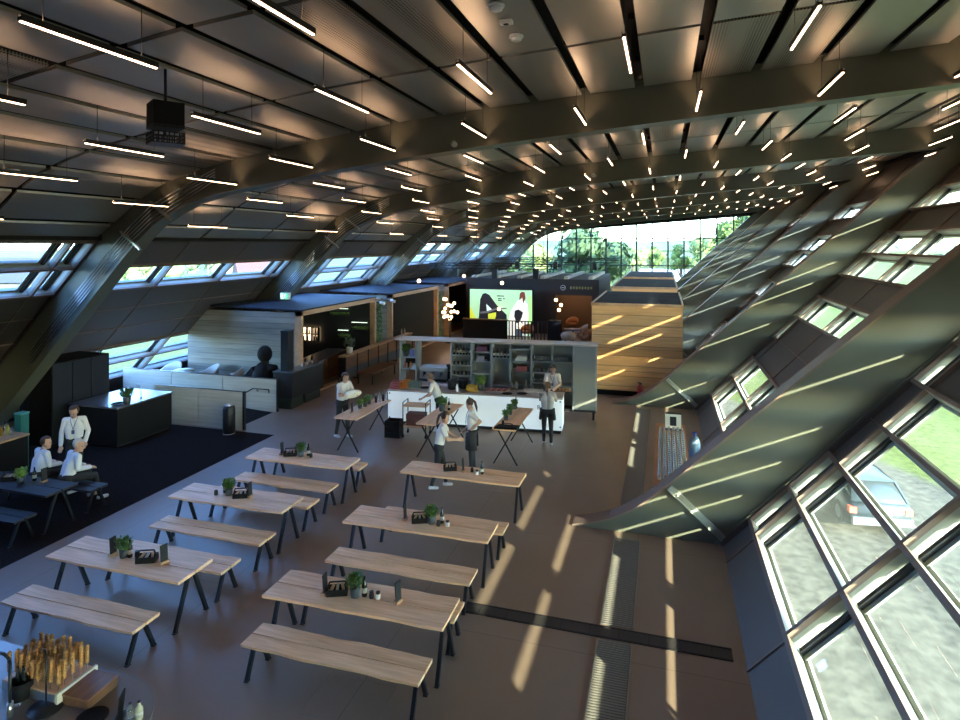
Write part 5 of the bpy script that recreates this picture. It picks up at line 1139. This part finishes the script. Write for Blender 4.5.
mb = MB(); mb.lathe([(.14, 0), (.14, .08)], (0, 0, 0), 16); mb.build('foot', M_WHITE, t); mb = MB(); mb.tube((0, 0, .78), (0, 0, .86), .04, 10); mb.bar((-.08, 0, .86), (.08, 0, .86), .03, .03); mb.build('valve', mat('valve_blue', (.03, .06, .25), .4), t)
t = thing('fire_extinguisher', 'red fire extinguisher at the timber pavilion corner', 'fire extinguisher', (-.80, 21.85, 0)); mb = MB(); mb.lathe([(.08, 0), (.085, .02), (.085, .42), (.05, .50), (.03, .52)], (0, 0, 0), 14); mb.build('cylinder', mat('extinguisher_red', (.45, .02, .02), .4), t); mb = MB(); mb.tube((0, 0, .52), (0, 0, .58), .025, 8); mb.bar((-.08, 0, .6), (.06, 0, .57), .02, .03); mb.path([(.03, 0, .55), (.11, 0, .45), (.10, 0, .2)], .012); mb.build('handle', M_BLACK, t)

# ------------------------------------------------------------------ things fixed to the ceiling and beams
c = None
for q in range(300, 1400):
    c = Vector((0, 0, CAMH)) + ray(165.5, 115) * (q * .01)
    if ceilz(max(-13.4, c.x)) - c.z < .62: break
t = thing('ceiling_speaker', 'black speaker box with square grille hanging from the ceiling', 'speaker', (c.x, c.y, c.z), math.radians(-33)); t.scale = (.64, .64, .64); zc = (ceilz(c.x) - c.z) / .64
mb = MB(); mb.bb((-.30, -.30, -.24), (.30, .30, .24)); mb.build('body', M_BLACKM, t); mb = MB(); mb.bb((-.30, -.30, -.30), (.30, .30, -.242)); mb.build('base_plate', M_DARK, t)
mb = MB(); mb.tube((0, 0, .24), (0, 0, zc), .03, 8); mb.tube((0, 0, -.3), (0, 0, -.42), .02, 8); mb.build('hanger', M_BLACK, t)
mb = MB()
for s in (-1, 1):
    for k in range(7):
        u = -.3 + .1 * k
        mb.bb((u - .012, s * .30 - .012, -.62), (u + .012, s * .30 + .012, -.40)); mb.bb((s * .30 - .012, u - .012, -.62), (s * .30 + .012, u + .012, -.40))
    for k in range(4):
        z = -.62 + .073 * k; mb.bb((-.3, s * .3 - .012, z - .01), (.3, s * .3 + .012, z + .01)); mb.bb((s * .3 - .012, -.3, z - .01), (s * .3 + .012, .3, z + .01))
mb.bb((-.3, -.3, -.63), (.3, .3, -.615)); mb.build('grille', M_BLACK, t)
for (px, py, lab, m) in ((516, 35, 'white round smoke detector on the ceiling panel, nearest the first beam', 'smoke_detector'), (496, 4, 'white round sensor at the top edge of the ceiling panel', 'ceiling_sensor'), (506, 20, 'small white rectangular sensor between the two round ones', 'ceiling_sensor'), (13, 169, 'small white detector on the curved left ceiling', 'smoke_detector')):
    r_ = ray(px, py); tt = 3.0
    while CAMH + r_.z * tt < ceilz(max(-13.4, r_.x * tt)) - .001 and tt < 60: tt += .005
    p = Vector((0, 0, CAMH)) + r_ * tt; z = ceilz(p.x); t = thing(m, lab, 'detector', (p.x, p.y, z))
    if 'rect' in lab: mb = MB(); mb.bb((-.08, -.05, -.05), (.08, .05, -.005)); mb.build('housing', M_WHITE, t); mb = MB(); mb.bb((-.03, -.02, -.06), (.03, .02, -.05)); mb.build('lens', M_DARK, t)
    else: mb = MB(); mb.lathe([(.045, -.085), (.075, -.07), (.08, -.035)], (0, 0, 0), 16); mb.build('head', M_WHITE, t); mb = MB(); mb.lathe([(.10, -.035), (.10, -.005)], (0, 0, 0), 16); mb.build('base', M_WHITE, t)
p = atY(285, 296, 20.9); t = thing('exit_sign', 'small lit green and white exit sign on the second left beam leg', 'sign', (p.x, 20.9, p.z))
mb = MB(); mb.bb((-.19, -.05, -.13), (.19, .10, .13)); mb.build('case', M_WHITE, t); mb = MB(); mb.bb((-.18, -.056, -.12), (.18, -.05, .12)); mb.build('face', mat('exit_green', (.1, .5, .25), .5, emit=(.18, .62, .36), es=.6), t)
M_EXW = mat('exit_white', (.9, .95, .9), .5, emit=(.9, 1, .92), es=.8)
mb = MB(); mb.bb((-.15, -.062, -.10), (-.05, -.056, .10)); mb.build('door_mark', M_EXW, t); mb = MB(); mb.ball((.04, -.058, .07), .022, 0, 8, (1, .2, 1)); mb.bar((.04, -.059, .05), (.02, -.059, -.03), .035, .005); mb.bar((.02, -.059, -.03), (-.03, -.059, -.09), .022, .005); mb.bar((.02, -.059, -.03), (.07, -.059, -.08), .022, .005); mb.bar((.04, -.059, .03), (-.03, -.059, .02), .018, .005); mb.bar((.04, -.059, .03), (.09, -.059, .0), .018, .005); mb.build('running_figure', M_EXW, t)
for k, (px, py, Y, lab) in enumerate(((454, 145, 11.72, 'first roof beam'), (594, 176, 21.0, 'second roof beam'))):
    p = atY(px, py, Y - .1); t = thing('beam_spotlight', 'small grey spotlight fixed to the %s' % lab, 'spotlight', (p.x, Y - .1, p.z), .5); mb = MB(); mb.tube((0, -.08, 0), (0, .08, .03), .06, 12); mb.build('head', M_GREYM, t); mb = MB(); mb.bb((-.03, .02, .0), (.03, .12, .10)); mb.build('bracket', M_GREYM, t)

# ------------------------------------------------------------------ people
M_SKIN = mat('skin', (.50, .29, .20), .55); M_SHIRT = mat('white_shirt', (.66, .67, .70), .8); M_TEE = mat('white_tee', (.60, .58, .57), .85); M_GREYTEE = mat('grey_tee', (.36, .34, .33), .85)
M_TROUS = mat('black_trousers', (.014, .014, .016), .8); M_SHOEW = mat('white_shoe', (.62, .62, .62), .6); M_SHOEB = mat('black_shoe', (.015, .015, .015), .5)
M_HAIRB = mat('brown_hair', (.055, .028, .015), .6); M_HAIRG = mat('grey_hair', (.42, .40, .37), .7); M_HAIRL = mat('light_hair', (.20, .11, .05), .6)
M_LIP = mat('lip', (.33, .12, .09), .5); M_EYE = mat('eye', (.02, .015, .012), .3); M_LANY = mat('lanyard', (.07, .09, .25), .6)
PM = [M_SKIN, M_SHIRT, M_TROUS, M_SHOEW, M_LIP, M_EYE]
def V(*a): return Vector(a)
def person(label, loc, rz, J, shirt=None, shoes=None, hair=M_HAIRB, tail=False, short=True, scale=1.0, sk=None, group=None, beard=False):
    """J: joints pel, che, nek, hed(dir face), lsh.. ; +y is the direction the chest faces"""
    mats = [M_SKIN, shirt or M_TEE, M_TROUS, shoes or M_SHOEW, M_LIP, M_EYE]
    segs = []                                                  # a, b, ra, rb, material
    pel, che, nek, head = J['pel'], J['che'], J['nek'], J['head']; side = J.get('side', V(1, 0, 0)); fc = J['face'].normalized()
    hs = side * .085
    segs += [(pel - hs, pel + hs, .118, .118, 2), (pel - hs * .9 + V(0, .02, .0), pel + hs * .9 + V(0, .02, .0), .112, .112, 2)]
    wst = pel.lerp(che, .45)
    segs += [(pel.lerp(wst, .45) - side * .05, che - side * .075, .112, .118, 1), (pel.lerp(wst, .45) + side * .05, che + side * .075, .112, .118, 1)]
    up = che.lerp(nek, .62)
    segs += [(che - side * .07, up - side * .06, .112, .085, 1), (che + side * .07, up + side * .06, .112, .085, 1), (J['lsh'], J['rsh'], .066, .066, 1)]
    segs += [(nek - (nek - che).normalized() * .03, head, .054, .05, 0)]
    hu = J.get('hup', (head - nek).normalized())
    segs += [(head + hu * .035, head + hu * .075 - fc * .012, .088, .085, 0), (head - hu * .01 + fc * .022, head - hu * .055 + fc * .045, .070, .048, 0), (head - hu * .0 + fc * .088, head + hu * .03 + fc * .085, .015, .008, 0)]
    es = fc.cross(hu).normalized()
    for s in (-1, 1): segs += [(head + es * s * .082 + hu * .0, head + es * s * .086 + hu * .035, .014, .016, 0)]
    for a in 'lr':
        sh, el, wr = J[a + 'sh'], J[a + 'el'], J[a + 'wr']
        if short: m = sh.lerp(el, .62); segs += [(sh, m, .062, .056, 1), (m, el, .043, .040, 0), (el, wr, .040, .028, 0)]
        else: segs += [(sh, el, .064, .053, 1), (el, wr.lerp(el, .06), .053, .042, 1), (wr.lerp(el, .1), wr, .030, .028, 0)]
        d = (wr - el).normalized(); hd = J.get(a + 'hd', d).normalized(); pn = J.get(a + 'pn', V(0, 1, 0)); wdir = hd.cross(pn)
        wdir = wdir.normalized() if wdir.length > .05 else hd.orthogonal().normalized(); pn = wdir.cross(hd).normalized()
        pc = wr + hd * .05
        segs += [(wr, pc - wdir * .018 + hd * .03, .024, .022, 0), (wr, pc + wdir * .018 + hd * .03, .024, .022, 0)]
        for q, L in enumerate((.070, .080, .074, .058)):
            b0 = pc + wdir * (-.033 + .022 * q) + hd * .035; b1 = b0 + hd * L * .55 + pn * .012; b2 = b1 + hd * L * .38 + pn * .026
            segs += [(b0, b1, .0105, .0098, 0), (b1, b2, .0098, .0085, 0)]
        t0 = wr + hd * .025 - wdir * .026; t1 = t0 - wdir * .026 + hd * .032 + pn * .01; segs += [(t0, t1, .0125, .0115, 0), (t1, t1 + hd * .032 + pn * .012, .011, .0095, 0)]
        hp, kn, an = J[a + 'hp'], J[a + 'kn'], J[a + 'an']; segs += [(hp, kn, .092, .064, 2), (kn, an, .062, .043, 2)]
        td = J.get(a + 'toe', V(0, 1, 0)).normalized(); segs += [(an - V(0, 0, .045) - td * .035, an - V(0, 0, .052) + td * .13, .040, .034, 3), (an, an - V(0, 0, .04), .043, .042, 3)]
    mb = MB()
    for a, b, ra, rb, m in segs:
        mb.ball(a, ra, 0, 8); mb.ball(b, rb, 0, 8)
        if (b - a).length > 1e-4: mb.tube(a, b, ra, 14, 0, rb)
    o = mb.build('person', M_SKIN)
    md = o.modifiers.new('r', 'REMESH'); md.mode = 'VOXEL'; md.voxel_size = .0095; md.use_smooth_shade = True
    sm = o.modifiers.new('s', 'SMOOTH'); sm.factor = .5; sm.iterations = 3
    dg = bpy.context.evaluated_depsgraph_get(); me = bpy.data.meshes.new_from_object(o.evaluated_get(dg)); me.name = 'person'
    old = o.data; o.modifiers.clear(); o.data = me; bpy.data.meshes.remove(old)
    me.materials.clear()
    for m in mats: me.materials.append(m)
    S = [(a, b - a, max(1e-9, (b - a).length_squared), ra, rb, m) for a, b, ra, rb, m in segs]
    eyes = [head + hu * .028 + fc * .083 + es * s * .032 for s in (-1, 1)]; mouth = head - hu * .045 + fc * .088
    for p in me.polygons:
        c = p.center; best = 9; bm_ = 0
        for a, d, l2, ra, rb, m in S:
            u = (c - a).dot(d) / l2; u = 0 if u < 0 else 1 if u > 1 else u
            dist = (c - a - d * u).length - (ra + (rb - ra) * u)
            if dist < best: best = dist; bm_ = m
        if bm_ == 0:
            if (c - eyes[0]).length < .013 or (c - eyes[1]).length < .013: bm_ = 5
            elif (c - mouth).length < .02 and abs((c - mouth).dot(hu)) < .009: bm_ = 4
        p.material_index = bm_; p.use_smooth = True
    o.location = loc; o.rotation_euler = (0, 0, rz); o.scale = (scale,) * 3
    tag(o, label, 'person', group)
    hb = MB(); hc = head + hu * .058 - fc * .014                 # hair cap: sphere cells behind the face line
    n = 14; vs = []; fs = []
    for i in range(n + 1):
        th = PI * i / n
        for j in range(24):
            ph = 2 * PI * j / 24; d = hu * math.cos(th) + (fc * math.cos(ph) + es * math.sin(ph)) * math.sin(th); rr = .102 + .003 * math.sin(j * 5 + i * 3)
            vs.append(hc + d * rr * (1.0 if d.dot(fc) < .2 else .97))
    for i in range(n):
        for j in range(24):
            q = [i * 24 + j, i * 24 + (j + 1) % 24, (i + 1) * 24 + (j + 1) % 24, (i + 1) * 24 + j]; c = sum((vs[k] for k in q), V(0, 0, 0)) / 4 - hc
            f, u = c.dot(fc) / .1, c.dot(hu) / .1
            if u > .55 + .0 * f or (f < .25 and u > -.35) or (f < -.25 and u > -.75): fs.append(q)
    hb.add(vs, fs, 0, True)
    if tail:
        a = hc - fc * .09 + hu * .01; hb.ball(a, .032, 0, 8); hb.path([a, a - fc * .05 - hu * .07, a - fc * .04 - hu * .20], .026, 8); hb.tube(a - fc * .04 - hu * .20, a - fc * .02 - hu * .30, .026, 8, 0, .006)
    h = hb.build('hair', hair, o); sd = h.modifiers.new('t', 'SOLIDIFY'); sd.thickness = .012; sd.offset = 0
    return o
def pose(lean=0.0, stride=0.0, la=None, ra=None, face=(0, 1, 0), hup=None, hx=0.0):
    pel = V(0, 0, .95); up = V(0, math.sin(lean), math.cos(lean)); che = pel + up * .30; nek = pel + up * .53; head = nek + V(face[0] * .02, .03 + face[1] * .01, .105)
    J = dict(pel=pel, che=che, nek=nek, head=head, face=V(*face), lsh=nek - up * .055 - V(.175, 0, 0), rsh=nek - up * .055 + V(.175, 0, 0),
             lhp=pel - V(.088, 0, .03), rhp=pel + V(.088, 0, -.03), lkn=V(-.10, stride * .55 + .02, .50), rkn=V(.10, -stride * .35 + .02, .50), lan=V(-.105, stride, .09), ran=V(.105, -stride, .09))
    if hup: J['hup'] = V(*hup)
    la = la or [(-.24, -.02, -.29), (-.25, .06, -.54)]; ra = ra or [(.24, -.02, -.29), (.25, .06, -.54)]
    for k, arm, s in (('l', la, -1), ('r', ra, 1)):
        b = J[k + 'sh'] - V(s * .175, 0, 0); J[k + 'el'] = b + V(*arm[0]); J[k + 'wr'] = b + V(*arm[1])
    return J
def lanyard(o, J):
    nek, che = J['nek'], J['che']; mb = MB(); f = V(0, .135, 0)
    mb.path([nek + V(-.07, .0, .02), nek + V(-.06, .09, -.05), che + f + V(-.02, .005, .06), che + f + V(0, .01, -.02)], .006, 5); mb.path([nek + V(.07, .0, .02), nek + V(.06, .09, -.05), che + f + V(.02, .005, .06), che + f + V(0, .01, -.02)], .006, 5)
    mb.box(che + f + V(0, .015, -.07), (.06, .006, .085)); mb.build('lanyard', M_LANY, o)
def apron(o, J, zb=.55):
    mb = MB(); N = 12
    for i in range(N):
        P = []
        for k in (i, i + 1):
            a = PI * (1.25 - 1.5 * k / N)
            for z, r in ((1.02, .175), (.80, .20), (zb, .205)): P.append(V(math.cos(a) * r * 1.12, math.sin(a) * r * .82 + .005, z))
        mb.add(P, [(0, 1, 4, 3), (1, 2, 5, 4)], 0, True)
    mb.path([V(math.cos(a) * .195, math.sin(a) * .145, 1.015) for a in [2 * PI * k / 16 for k in range(17)]], .012, 6)
    a = mb.build('apron', M_TROUS, o); sd = a.modifiers.new('t', 'SOLIDIFY'); sd.thickness = .012; sd.offset = 1
# standing man beside the black cabinet, hand in pocket
J = pose(.03, .02, [(-.26, -.03, -.28), (-.22, .07, -.50)], [(.25, -.05, -.29), (.26, .0, -.55)], (.25, .85, -.45))
o = person('standing man in white long-sleeved shirt, one hand in trouser pocket', (-12.75, 10.55, 0.003), -2.45, J, M_SHIRT, M_SHOEB, M_HAIRB, short=False, scale=1.01); lanyard(o, J)
# two seated men on the black bench, seen from behind
def seated(lean, face):
    pel = V(0, 0, .57); up = V(0, math.sin(lean), math.cos(lean)); che = pel + up * .28; nek = pel + up * .51; hd = nek + V(face[0] * .03, .05, .10)
    J = dict(pel=pel, che=che, nek=nek, head=hd, face=V(*face), hup=V(0, .1, 1).normalized(), lsh=nek - up * .06 - V(.19, 0, 0), rsh=nek - up * .06 + V(.19, 0, 0), lhp=pel - V(.10, 0, 0), rhp=pel + V(.10, 0, 0),
             lkn=V(-.16, .46, .53), rkn=V(.16, .46, .53), lan=V(-.15, .50, .09), ran=V(.17, .56, .09))
    J['lel'] = V(-.27, .12, .78); J['rel'] = V(.27, .12, .78); J['lwr'] = V(-.10, .38, .70); J['rwr'] = V(.10, .40, .70); J['lpn'] = V(0, 0, -1); J['rpn'] = V(0, 0, -1); return J
p1, p2 = atY(40, 470, 9.62), atY(68, 470, 9.60)
person('seated man with short dark hair and white shirt, back turned', (p1.x, 9.56, .003), -.25, seated(.22, (.75, .7, -.1)), M_SHIRT, M_SHOEW, M_HAIRB, short=False)
person('seated man with grey hair and white shirt, back turned', (p2.x, 9.56, .003), -.35, seated(.34, (.75, .7, -.25)), M_SHIRT, M_SHOEW, M_HAIRG, short=False, scale=1.02)
# waiter with a bundle of cloth at the left trestle table
J = pose(.16, .12, [(-.24, .10, -.24), (-.10, .33, -.26)], [(.24, .10, -.24), (.10, .33, -.22)], (0, .9, -.4)); J['lpn'] = J['rpn'] = V(0, 0, 1)
o = person('waiter in white shirt carrying cream cloth at the left trestle table', (-8.62, 15.22, 0), -1.9, J, M_TEE, M_SHOEW, M_HAIRB, scale=1.05)
b = thing('cloth_bundle', 'cream cloth bundle carried by the waiter at the left trestle table', 'cloth', (-8.62 + .42, 15.22 - .15, 1.27), -1.9)
mb = MB(); mb.ball((0, 0, 0), .17, 0, 12, (1.75, .75, .62)); mb.build('folded_cloth', M_CREAM, b); mb = MB(); mb.ball((.12, .05, .07), .12, 0, 10, (1.6, .7, .5)); mb.build('loose_fold', M_WHITE, b)
# server behind the trolley
q = atY(427, HOR, 16.36); J = pose(.42, .0, [(-.26, .06, -.24), (-.14, .26, -.38)], [(.26, -.16, -.18), (.20, .06, -.36)], (.05, .9, -.4))
o = person('server with light hair leaning over the service trolley by the bar', (-6.22, 16.52, 0), 1.8, J, M_TEE, M_SHOEW, M_HAIRL, scale=.98); lanyard(o, J)
# ponytailed server at the back of the rear right table
J = pose(.20, .16, [(-.24, .12, -.24), (-.06, .32, -.30)], [(.25, .12, -.24), (.06, .34, -.30)], (.1, .9, -.45))
o = person('server with long brown ponytail stepping past the rear right table', (-4.78, 12.68, 0), -1.25, J, M_TEE, M_SHOEW, M_HAIRB, True, scale=.97)
# standing woman in black apron with hand on hip
J = pose(.06, .02, [(-.20, -.24, -.17), (-.17, -.02, -.38)], [(.20, .02, -.29), (.18, .18, -.48)], (.05, .8, -.6)); J['lpn'] = V(1, 0, 0)
o = person('woman in white tee and black apron, hand on hip', (-4.36, 13.85, 0), 1.75, J, M_TEE, M_SHOEB, M_HAIRB, True, scale=.985); apron(o, J); lanyard(o, J)
# woman at the right end of the bar, seen from behind
J = pose(.10, .05, [(-.22, .14, -.22), (-.12, .32, -.12)], [(.23, .14, -.22), (.12, .34, -.12)], (0, .95, -.3))
o = person('woman in grey tee and black skirt at the bar, seen from behind', (-3.0, 16.22, 0), .1, J, M_GREYTEE, M_SHOEW, M_HAIRL, True, scale=.96); apron(o, J, .72)
# bartender
p = bw(bx(553, 1.12), 1.12); J = pose(.20, .0, [(-.23, .14, -.23), (-.10, .33, -.30)], [(.23, .14, -.23), (.10, .33, -.32)], (-.1, .8, -.5))
o = person('bartender in white tee working behind the bar counter', p, PI + BA, J, M_TEE, M_SHOEB, M_HAIRB, True, scale=1.02); lanyard(o, J)
